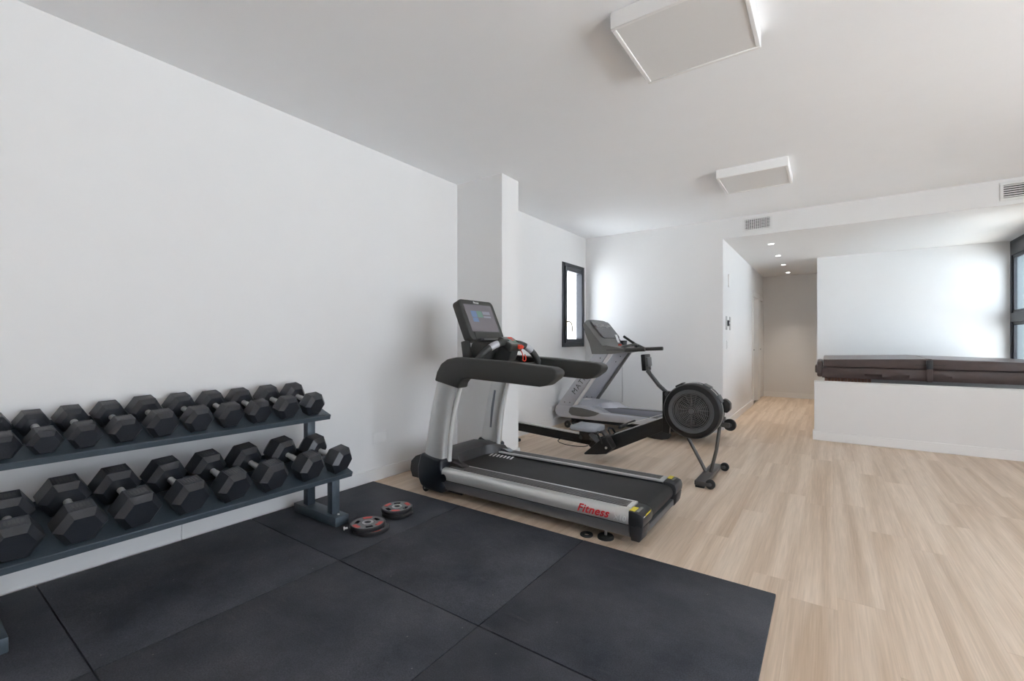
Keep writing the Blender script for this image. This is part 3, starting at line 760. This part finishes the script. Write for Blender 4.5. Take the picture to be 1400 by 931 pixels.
for side in (0, 1):
    ya, yb = sorted((my(side, 2.60), my(side, 2.672)))
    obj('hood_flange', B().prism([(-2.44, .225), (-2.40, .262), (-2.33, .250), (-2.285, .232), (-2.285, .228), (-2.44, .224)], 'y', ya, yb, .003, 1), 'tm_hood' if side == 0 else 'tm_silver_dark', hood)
# badge on side
Mx = Matrix.Rotation(R(90), 4, 'X')
def side_text(name, s, size, x_, y_, z_, m_, rot=0, **k):
    return text(name, s, size, Matrix.Translation((x_, y_, z_)) @ Matrix.Rotation(R(-rot), 4, 'Y') @ Mx, m_, TM, **k)
side_text('red_lettering', 'Fitness', .070, -1.278, 2.5168, .157, 'red_print', 0, shear=.4, ext=.0012, spacing=1.06, offset=.0012)
side_text('grey_lettering', 'X10', .046, -1.040, 2.5165, .156, 'white_print', 0, shear=.15, ext=.0010)
# console: crossbar, neck, screen housing
obj('cross_bar', B().prism([(-2.47, .985), (-2.44, 1.055), (-2.36, 1.075), (-2.25, 1.060), (-2.16, 1.02), (-2.18, .965), (-2.40, .95)], 'y', 2.642, 3.238, .02, 3, ang=R(20)), 'tm_grey', TM)
T_ = Matrix.Translation((-2.395, 2.945, 1.375)) @ Matrix.Rotation(R(-24), 4, 'Y')   # local x = towards user, y = across, z = up the screen
def scr(prof, x0, x1, **k): return B().prism(prof, 'x', x0, x1, M=T_, **k)
house = obj('screen_housing', scr(rrect(.225, .182, .042), -.055, .022, bev=.008, seg=2, ang=R(50)), 'tm_grey', TM)
sc_ = obj('screen', scr([(-.180, -.110), (.180, -.110), (.180, .138), (-.180, .138)], .0222, .0236), 'screen_glow', house)
for (a, b_, c, d, m_) in [(-.12, -.05, .02, .078, 'tile_blue'), (-.045, .025, .02, .078, 'tile_green'), (.032, .13, .048, .078, 'tile_pale'), (-.12, -.05, -.022, .015, 'tile_blue'), (.032, .13, .018, .035, 'tile_pale')]:
    obj('screen_tile', scr([(a, c), (b_, c), (b_, d), (a, d)], .0237, .0242), m_, sc_)
Mt = T_ @ Matrix.Translation((.0225, -.045, .150)) @ Matrix(((0, 0, 1, 0), (1, 0, 0, 0), (0, 1, 0, 0), (0, 0, 0, 1)))
text('white_lettering', 'Fitness', .026, Mt, 'white_print', house, shear=.2, ext=.0008, offset=.0006)
obj('lower_bezel', scr([(-.165, -.176), (.165, -.176), (.165, -.118), (-.165, -.118)], .0222, .028, bev=.002, seg=1), 'tm_grey', house)
obj('reading_tray', scr([(-.16, -.205), (.16, -.205), (.16, -.185), (-.16, -.185)], .0, .06, bev=.004, seg=1), 'tm_black', house)
obj('tray_strip', scr([(-.115, -.202), (.115, -.202), (.115, -.189), (-.115, -.189)], .0602, .0612), 'panel_grey', house)
obj('neck', B().prism([(-2.405, 1.04), (-2.36, 1.19), (-2.31, 1.21), (-2.24, 1.19), (-2.22, 1.13), (-2.235, 1.04)], 'y', 2.78, 3.11, .02, 3, ang=R(20)), 'tm_grey', TM)
obj('neck_bracket', B().prism([(-2.375, 1.05), (-2.40, 1.20), (-2.345, 1.21), (-2.315, 1.06)], 'y', 2.70, 2.755, .008, 2).prism([(-2.375, 1.05), (-2.40, 1.20), (-2.345, 1.21), (-2.315, 1.06)], 'y', 3.135, 3.19, .008, 2), 'tm_grey', TM)
# handlebar arch and control pod
gl = bez((-2.20, 2.665, 1.055), (-2.14, 2.72, 1.16), (-2.10, 2.80, 1.20), (-2.085, 2.90, 1.195), 12)
gr = bez((-2.06, 2.99, 1.185), (-2.03, 3.08, 1.18), (-1.99, 3.15, 1.12), (-1.985, 3.20, 1.035), 12)
hl = obj('grip_bar', B().tube(gl, [.027] * 13, 14), 'tm_grey', TM)
obj('pulse_sensor', B().tube(gl[5:9], .0282, 14), 'mx_silver', hl)
hr_ = obj('grip_bar', B().tube(gr + bez((-1.985, 3.20, 1.035), (-1.985, 3.21, 1.0), (-2.06, 3.21, .99), (-2.20, 3.20, 1.0), 6)[1:], .027, 14), 'tm_grey', TM)
obj('pulse_sensor', B().tube(gr[4:8], .0282, 14), 'mx_silver', hr_)
Mp = Matrix.Translation((-2.075, 2.945, 1.185)) @ Matrix.Rotation(R(28), 4, 'Y')
pod = obj('control_pod', B().box(-.085, .065, -.088, .088, -.04, .022, .014, 3, Mp).prism([(-2.24, 1.03), (-2.14, 1.20), (-2.03, 1.15), (-2.06, 1.06), (-2.15, 1.02)], 'y', 2.895, 2.995, .012, 2), 'tm_grey', TM)
obj('keypad', B().box(-.07, .05, -.072, .072, .0222, .0236, 0, 1, Mp), 'panel_grey', pod)
obj('red_button', B().box(-.062, -.036, .0, .05, .0238, .028, .002, 1, Mp), 'red_plastic', pod)
obj('red_button', B().box(-.022, -.008, .005, .03, .0238, .026, .001, 1, Mp), 'red_plastic', pod)
obj('green_button', B().box(-.022, -.004, -.045, -.015, .0238, .026, .001, 1, Mp), 'green_button', pod)
obj('green_button', B().box(.0, .03, -.01, .04, .0238, .026, .001, 1, Mp), 'green_button', pod)
key = obj('safety_key', B().box(.052, .085, .0, .06, -.006, .022, .005, 2, Mp), 'red_plastic', pod)
obj('safety_cord', B().tube(bez((-2.01, 2.975, 1.135), (-1.98, 2.985, 1.10), (-1.98, 2.97, 1.05), (-1.985, 2.97, 1.06), 8) + bez((-1.985, 2.97, 1.06), (-1.98, 2.99, 1.03), (-1.97, 3.02, 1.05), (-1.99, 3.01, 1.10), 8)[1:], .004, 8), 'red_plastic', key)

# ------------------------------------------------------------------ grey treadmill in the corner
TG = thing('treadmill', (-2.1, 5.89, 0), 'pale grey treadmill with slanted twin masts in the far corner by the window', 'treadmill')
G0, G1 = 5.5, 6.28
# body side panels / deck
body = [(-3.135, .23), (-3.118, .305), (-2.868, .312), (-2.80, .335), (-2.62, .330), (-2.435, .258), (-1.79, .244), (-1.03, .215), (-1.015, .19), (-1.03, .16), (-1.97, .158), (-2.94, .146), (-3.05, .150), (-3.11, .175)]
for s in (0, 1):
    ya, yb = (G0, G0 + .10) if s == 0 else (G1 - .10, G1)
    sp = obj('side_panel', B().prism(body, 'y', ya, yb, .02, 3, ang=R(12)), 'mx_silver', TG)
    yy = (G0 - .004, G0 + .004) if s == 0 else (G1 - .004, G1 + .004)
    obj('side_inset', B().prism([(-2.90, .285), (-2.868, .304), (-2.72, .300), (-2.57, .277), (-2.456, .254), (-2.52, .215), (-2.62, .190), (-2.72, .182), (-2.87, .190), (-2.915, .225)], 'y', *yy, .003, 1), 'mx_patch', sp)
rings = []
for k in range(9):
    y_ = G0 + .085 + (G1 - G0 - .17) * k / 8; q = abs((k - 4) / 4)
    xe = -2.30 - .34 * (1 - (q) ** 2 * .9); zt = .372 - .03 * q ** 2
    pr = [(-3.11, .16), (-3.13, .24), (-3.09, .32), (-2.98, zt - .01), (-2.80, zt + .004), (-2.70, zt - .01), ((xe - 2.62) / 2, .322), (xe, .258), (xe, .236), (-2.7, .17)]
    rings.append([Vector((a, y_, c)) for a, c in pr])
hd = obj('motor_hood', B().loft(rings), 'mx_silver', TG)
obj('badge', B().box(-2.86, -2.76, 5.82, 5.93, .3745, .3785, .001, 1), 'white_print', hd)
obj('belt', B().box(-2.75, -1.06, G0 + .16, G1 - .16, .165, .245, .01, 2), 'mx_deck', TG)
for y_ in (G0 + .10, G1 - .16):
    obj('foot_rail', B().box(-2.55, -1.05, y_, y_ + .06, .17, .251, .006, 2), 'mx_patch', TG)
obj('under_frame', B().box(-2.95, -1.2, G0 + .14, G0 + .20, .09, .165, .004, 1).box(-2.95, -1.2, G1 - .20, G1 - .14, .09, .165, .004, 1).box(-2.9, -2.75, G0 + .05, G1 - .05, .055, .10, .004, 1), 'tm_black', TG)
for y_ in (G0 + .035, G1 - .06):
    w_ = obj('front_wheel', B().lathe([(.015, 0), (.045, 0), (.05, .005), (.05, .02), (.045, .025), (.015, .025)], (-2.955, y_, .0505), 'y', 22), 'rubber_black', TG)
    obj('wheel_hub', B().lathe([(.014, -.004), (.014, .029)], (-2.955, y_, .0505), 'y', 12), 'mx_grey', w_)
    obj('rear_foot', B().prism([(-1.90, .045), (-1.84, .01), (-1.75, .0), (-1.66, .0), (-1.58, .02), (-1.545, .06), (-1.60, .165), (-1.88, .165)], 'y', y_ - .01, y_ + .03, .006, 2), 'rubber_black', TG)
# masts
for s in (0, 1):
    ya, yb = (G0 + .004, G0 + .075) if s == 0 else (G1 - .075, G1 - .004)
    mpz = [(-3.105, .30), (-2.872, .308), (-2.345, 1.04), (-2.545, 1.035)]
    ms = obj('mast', B().prism(mpz, 'y', ya, yb, .008, 2), 'mx_silver', TG)
    for (bx, bz) in ((-2.45, .98), (-2.52, .90), (-2.90, .36), (-2.98, .36)):
        obj('screw', B().lathe([(.008, -.0045), (.008, 0)], (bx, ya + .004 if s else ya + .002, bz), 'y', 8), 'tm_black', ms)
    if s == 0: mast0 = ms
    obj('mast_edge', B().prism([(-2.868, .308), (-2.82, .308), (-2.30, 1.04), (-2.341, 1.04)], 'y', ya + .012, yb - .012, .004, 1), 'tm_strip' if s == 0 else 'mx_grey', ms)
ang_ = math.degrees(math.atan2(.732, .543))
text('black_lettering', 'MATRIX', .100, Matrix.Translation((-2.822, G0 + .0035, .470)) @ Matrix.Rotation(R(-ang_ + 0), 4, 'Y') @ Mx, 'black_print', mast0, ext=.0012, spacing=1.25)
# console head: profile tapering upward, lofted across
rings = []
for k in range(11):
    u_ = -1 + 2 * k / 10; y_ = 5.89 + u_ * .395
    drop = .05 * abs(u_) ** 4; ed = .06 * abs(u_) ** 6
    pr = [(-2.565, 1.03), (-2.60, 1.16), (-2.66, 1.30), (-2.715 + ed * .3, 1.47 - drop), (-2.695 + ed * .3, 1.50 - drop), (-2.66, 1.495 - drop), (-2.42, 1.20 - ed), (-2.36, 1.145), (-2.20, 1.118), (-2.10, 1.098), (-2.12, 1.07), (-2.30, 1.035)]
    rings.append([Vector((a, y_, c)) for a, c in pr])
hd = obj('console_head', B().loft(rings), 'mx_grey', TG)
Mc = Matrix.Translation((-2.545, 5.89, 1.353)) @ Matrix.Rotation(R(-39.2), 4, 'Y')
obj('display_panel', B().prism(rrect(.30, .150, .05), 'x', .0, .012, .003, 1, M=Mc), 'mx_console', hd)
for k in range(5):
    obj('display_window', B().prism(rrect(.045, .02, .006, 2), 'x', .012, .014, M=Mc @ Matrix.Translation((0, -.2 + k * .1, .07 - (k % 2) * .02))), 'panel_grey', hd)
obj('bottle_holder', B().lathe([(.045, 0), (.05, .06), (.043, .06), (.04, .01)], (-2.37, 6.12, 1.15), 'z', 18), 'tm_black', hd)
obj('card', B().box(-.003, .003, -.035, .035, 0, .12, .001, 1, Matrix.Translation((-2.40, 6.02, 1.18)) @ Matrix.Rotation(R(-22), 4, 'Y')), 'white_print', hd)
obj('red_button', B().lathe([(.025, 0), (.025, .012), (.018, .018)], (-2.33, 5.88, 1.142), 'z', 16), 'red_plastic', hd)
for y_ in (G0 + .02, G1 - .02):
    obj('handlebar', B().tube([(-2.36, y_, 1.085), (-2.1, y_, 1.09), (-1.862, y_, 1.1)], .026, 14), 'tm_grey', TG)
obj('grip_bar', B().tube(bez((-2.22, 5.64, 1.11), (-2.10, 5.70, 1.17), (-2.10, 6.08, 1.17), (-2.22, 6.14, 1.11), 10), .017, 10), 'tm_grey', TG)
obj('arm_rest', B().tube([(-2.42, G1 - .03, 1.27), (-2.25, G1 - .03, 1.16), (-2.12, G1 - .02, 1.10)], .018, 10), 'tm_grey', TG)

# ------------------------------------------------------------------ rowing machine
RW = thing('rowing_machine', (-1.9, 4.28, 0), 'black rowing machine with round caged flywheel on a V-shaped front leg', 'rowing machine')
RY = 4.28
mono = obj('monorail', B().prism([(-3.13, .280), (-1.86, .214), (-1.86, .124), (-3.13, .190)], 'y', RY - .028, RY + .028, .004, 1), 'rower_black', RW)
obj('rail_track', B().prism([(-3.12, .2935), (-1.88, .229), (-1.88, .2152), (-3.12, .2797)], 'y', RY - .024, RY + .024, .002, 1), 'rower_alu', mono)
obj('rear_leg', B().prism([(-3.10, .195), (-3.04, .19), (-3.02, .035), (-3.08, .035)], 'y', RY - .02, RY + .02, .003, 1), 'rower_black', RW)
obj('rear_foot', B().box(-3.085, -3.015, RY - .2, RY + .2, .0, .036, .008, 2), 'rower_black', RW)
boom = obj('boom', B().prism([(-2.02, .128), (-1.95, .215), (-1.75, .268), (-1.23, .498), (-1.20, .395), (-1.72, .130), (-1.80, .09), (-1.96, .088)], 'y', RY - .038, RY + .038, .006, 2, ang=R(10)), 'rower_black', RW)
obj('boom_track', B().prism([(-1.74, .276), (-1.27, .485), (-1.27, .493), (-1.74, .284)], 'y', RY - .03, RY + .03, .002, 1), 'rower_alu', boom)
# seat
seat = obj('seat', B().prism([(-2.19, 4.16), (-2.17, 4.14), (-1.98, 4.135), (-1.90, 4.17), (-1.885, 4.25), (-1.91, 4.28), (-1.885, 4.31), (-1.90, 4.39), (-1.98, 4.425), (-2.17, 4.42), (-2.19, 4.40)], 'z', .285, .335, .014, 3, ang=R(15)), 'rower_seat', RW)
obj('seat_carriage', B().box(-2.12, -1.96, RY - .05, RY + .05, .185, .287, .006, 2), 'rower_black', seat)
for xx in (-2.10, -1.98):
    for s in (-1, 1):
        obj('roller', B().lathe([(.02, -.008), (.022, 0), (.02, .008)], (xx, RY + s * .045, .205), 'y', 14), 'rower_grey', seat)
# footplates
for s in (-1, 1):
    yc = RY + s * .13
    fp = obj('footplate', B().prism([(-2.00, .083), (-1.79, .268), (-1.755, .262), (-1.70, .170), (-1.76, .108), (-1.86, .088), (-1.99, .072)], 'y', yc - .06, yc + .06, .008, 2), 'rower_black', RW)
    Mf = Matrix.Translation((-1.868, yc, .215)) @ Matrix.Rotation(R(-48.6), 4, 'Y')
    obj('heel_cup', B().prism(rrect(.052, .105, .03), 'x', -.016, -.004, .004, 1, M=Mf), 'rower_grey', fp)
    obj('foot_strap', B().tube([(-1.80, yc - .062, .21), (-1.85, yc - .055, .285), (-1.87, yc, .30), (-1.85, yc + .055, .285), (-1.80, yc + .062, .21)], .010, 8), 'rower_black', fp)
    obj('axle_cap', B().lathe([(.012, -.004), (.012, .004)], (-1.76, yc - .062, .17), 'y', 12), 'rower_alu', fp)
# handle and chain
hnd = obj('row_handle', B().tube([(-1.62, RY - .20, .385), (-1.625, RY, .385), (-1.62, RY + .20, .385)], .015, 12), 'rower_black', RW)
obj('chain', B().tube([(-1.62, RY, .385), (-1.24, RY, .53)], .004, 6), 'rower_alu', hnd)
# flywheel housing
FX, FZ, FR = -.975, .594, .240
drum = obj('flywheel_housing', B().lathe([(.158, 4.085), (.205, 4.078), (FR - .01, 4.088), (FR, 4.108), (FR, 4.185), (FR - .006, 4.19), (FR - .006, 4.20), (FR, 4.205), (FR, 4.27), (FR - .03, 4.30), (.14, 4.31), (.14, 4.12), (.158, 4.12)], (FX, 0, FZ), 'y', 56, closed=True), 'rower_black', RW)
obj('front_ring', B().lathe([(.157, 4.080), (.187, 4.0745), (.190, 4.0795), (.157, 4.086)], (FX, 0, FZ), 'y', 56, closed=True), 'rower_grey', drum)
for k in range(10):
    rr_ = .022 + k * .0142
    obj('grille_ring', B().tube([(FX + rr_ * math.cos(2 * math.pi * i / 40), 4.092, FZ + rr_ * math.sin(2 * math.pi * i / 40)) for i in range(40)], .0026, 6, closed=True), 'grille_grey', drum)
for k in range(6):
    a = R(90 + 60 * k)
    obj('grille_spoke', B().tube([(FX + .018 * math.cos(a), 4.0905, FZ + .018 * math.sin(a)), (FX + .16 * math.cos(a), 4.0905, FZ + .16 * math.sin(a))], .0034, 6), 'rower_leg', drum)
obj('rim_band', B().lathe([(FR - .007, 4.189), (FR + .002, 4.191), (FR + .002, 4.199), (FR - .007, 4.201)], (FX, 0, FZ), 'y', 56, closed=True), 'rower_alu', drum)
obj('hub', B().lathe([(.0, 4.084), (.016, 4.085), (.022, 4.092), (.022, 4.10), (0.001, 4.10)][1:], (FX, 0, FZ), 'y', 20), 'rower_grey', drum)
obj('fan', B().lathe([(.05, 4.19), (.136, 4.19), (.136, 4.20), (.05, 4.20)], (FX, 0, FZ), 'y', 36, closed=True), 'rower_black', drum)
fb = B()
for k in range(18):
    Mb = Matrix.Translation((FX, 4.195, FZ)) @ Matrix.Rotation(R(20 * k), 4, 'Y')
    fb.box(.03, .132, -.04, .04, -.0015, .0015, 0, 1, Mb)
obj('fan_blades', fb, 'rower_black', drum)
obj('rear_disc', B().lathe([(.01, 4.245), (.139, 4.245), (.139, 4.25), (.01, 4.25)], (FX, 0, FZ), 'y', 36), 'rower_black', drum)
for a in (28, 62, 118, 150, 205, 242):
    ca, sa = math.cos(R(a)), math.sin(R(a))
    Mb = Matrix.Translation((FX + (FR - .004) * ca, 0, FZ + (FR - .004) * sa)) @ Matrix.Rotation(-R(a), 4, 'Y')
    obj('clip', B().box(-.012, .018, 4.14, 4.25, -.035, .035, .006, 2, Mb), 'rower_grey' if a < 100 else 'rower_black', drum)
obj('support_frame', B().prism([(-1.262, .355), (-1.20, .345), (-1.18, .62), (-1.205, .745), (-1.262, .735)], 'y', RY - .055, RY - .015, .006, 2), 'rower_black', RW)
# monitor arm and monitor
arm = obj('monitor_arm', B().tube([(-1.215, RY - .03, .715), (-1.30, RY - .03, .79), (-1.41, RY - .03, .925)], .019, 10).tube([(-1.215, RY - .065, .715), (-1.215, RY + .005, .715)], .024, 14), 'rower_grey', RW)
mon = obj('monitor', B().box(-.024, .018, -.08, .08, -.01, .145, .008, 2, Matrix.Translation((-1.415, RY - .03, .935)) @ Matrix.Rotation(R(-4), 4, 'Y')), 'rower_black', arm)
obj('monitor_back', B().box(.0182, .034, -.06, .06, .03, .115, .006, 2, Matrix.Translation((-1.415, RY - .03, .935)) @ Matrix.Rotation(R(-4), 4, 'Y')), 'rower_grey', arm)
obj('monitor_cable', B().tube(bez((-1.385, RY - .05, .96), (-1.36, RY - .07, .92), (-1.37, RY - .07, .87), (-1.33, RY - .05, .84), 8), .003, 6), 'rower_black', arm)
# V-shaped front leg, foot bar and casters
fleg = obj('front_leg', B().tube([(-1.06, RY - .02, .40), (-1.03, RY - .02, .31), (-.885, RY - .04, .052)], .015, 10), 'rower_leg', RW)
obj('front_leg', B().tube([(-.775, RY - .02, .46), (-.80, RY - .03, .25), (-.845, RY - .04, .052)], .015, 10), 'rower_leg', RW)
bar = obj('foot_bar', B().box(-.905, -.815, 3.905, 4.565, .018, .055, .006, 2), 'rower_leg', RW)
obj('foot_pad', B().box(-.9, -.83, 3.91, 3.97, .0, .0185, .003, 1), 'rubber_black', bar)
for y_ in (3.925, 4.545):
    cs = obj('caster', B().lathe([(.012, -.016), (.034, -.016), (.038, -.010), (.038, .010), (.034, .016), (.012, .016)], (-.785, y_, .0385), 'y', 22), 'rubber_black', RW)
    obj('caster_hub', B().lathe([(.014, -.019), (.014, .019)], (-.785, y_, .0385), 'y', 14), 'rower_grey', cs)
    obj('caster_fork', B().box(-.83, -.785, y_ - .024, y_ - .019, .025, .05, .001, 1).box(-.83, -.785, y_ + .019, y_ + .024, .025, .05, .001, 1), 'rower_leg', cs)
# hand hold and guide wheel on the front of the housing
obj('carry_grip', B().prism([(-.745, .705), (-.715, .70), (-.685, .67), (-.685, .615), (-.71, .585), (-.75, .59)], 'y', 4.22, 4.30, .01, 2), 'rower_black', RW)
gw = obj('guide_wheel', B().lathe([(.012, 4.31), (.045, 4.31), (.052, 4.318), (.052, 4.34), (.045, 4.348), (.012, 4.348)], (-.705, 0, .47), 'y', 24), 'rower_black', RW)
obj('wheel_hub', B().lathe([(.018, 4.306), (.018, 4.352)], (-.705, 0, .47), 'y', 14), 'rower_grey', gw)
obj('wheel_bracket', B().box(-.80, -.70, 4.285, 4.305, .45, .49, .004, 1), 'rower_leg', gw)
# bungee hanging below the rail
obj('bungee_cord', B().tube(bez((-2.02, RY - .04, .13), (-2.10, RY - .045, .085), (-2.45, RY - .05, .10), (-2.36, RY - .04, .15), 14) + bez((-2.36, RY - .04, .15), (-2.33, RY - .04, .175), (-2.25, RY - .035, .175), (-2.2, RY - .03, .17), 6)[1:], .0045, 8), 'rower_black', RW)

# ------------------------------------------------------------------ hot tub behind the half wall
HT = thing('hot_tub', (.93, 7.85, 0), 'square hot tub standing behind the low white wall, wooden slats just visible', 'hot tub')
obj('tub_shell', B().box(-.01, 1.87, 6.93, 8.78, 0, .775, .04, 3), 'tub_shell', HT)
for k in range(14):
    obj('slat', B().box(-.035 + k * .033, -.035 + k * .033 + .029, 6.905, 6.925, .04, .772, .004, 1), 'tub_wood', HT)
for k in range(10):
    obj('slat', B().box(-.037, -.017, 6.93 + k * .18, 6.93 + k * .18 + .165, .04, .772, .004, 1), 'tub_wood', HT)
HC = thing('hot_tub_cover', (.93, 7.85, .78), 'folding brown vinyl hot tub cover with buckle strap lying above the low white wall', 'cover')
for s in (0, 1):
    x0, x1 = (-.05, .925) if s == 0 else (.94, 1.93)
    rings = []; nk = 12
    for k in range(nk + 1):
        x_ = x0 + (x1 - x0) * k / nk
        h_ = .972 + .026 * (1 - abs((x_ - .93) / .98))
        sag = .006 * math.sin(k * 1.7 + s)
        yf = 6.845 + .006 * math.sin(k * 2.3 + 1)
        rings.append([Vector((x_, yy, zz)) for yy, zz in ((yf + .012, .878), (yf, .888), (yf - .002 + sag, .93), (yf + .004, h_ - .012), (yf + .018, h_), (7.8, h_ + .035 - .02), (8.80, h_), (8.82, h_ - .02), (8.82, .878))])
    pn = obj('cover_panel', B().loft(rings), 'vinyl_brown', HC)
    rings = []
    for k in range(nk + 1):
        x_ = x0 - (.012 if s == 0 else -.012) * (1 if (k == 0) == (s == 0) else 0) + (x1 - x0) * k / nk
        w1_ = .014 * math.sin(k * 1.9 + 2 * s) + .009 * math.sin(k * 4.1)
        yf = 6.838
        rings.append([Vector((x_, yy, zz)) for yy, zz in ((yf + .006, .876), (yf + w1_ * .5, .85), (yf + w1_ - .006, .81), (yf + .004 - w1_, .775 + w1_ * .4), (yf + .010, .748), (yf + .022, .748), (yf + .024, .876))])
    obj('skirt', B().loft(rings), 'vinyl_brown', pn)
    obj('piping', B().tube([(x0 + (x1 - x0) * k / nk, 6.836, .8785 + .002 * math.sin(k * 1.4)) for k in range(nk + 1)], .0045, 6), 'vinyl_dark', pn)
obj('hinge', B().box(.905, .96, 6.86, 8.8, .985, 1.0, .006, 2), 'vinyl_brown', HC)
obj('end_fold', B().prism([(6.86, .755), (6.845, .80), (6.85, .86), (6.86, .95), (7.2, .97), (7.2, .755)], 'x', -.115, -.055, .02, 3), 'vinyl_brown', HC)
obj('end_fold', B().prism([(6.89, .80), (6.87, .84), (6.89, .90), (7.3, .90), (7.3, .80)], 'x', -.135, -.09, .015, 3), 'vinyl_brown', HC)
st_ = obj('strap', B().box(.905, .958, 6.812, 6.822, .742, .885, .004, 1), 'vinyl_brown', HC)
obj('buckle', B().box(.903, .958, 6.812, 6.834, .885, .985, .005, 2), 'tm_black', HC)
obj('buckle_slot', B().box(.924, .938, 6.8165, 6.8205, .91, .955, .002, 1), 'vinyl_brown', HC)
obj('fill_tape', B().box(.80, 1.06, 6.824, 6.828, .928, .934), 'vinyl_dark', HC)
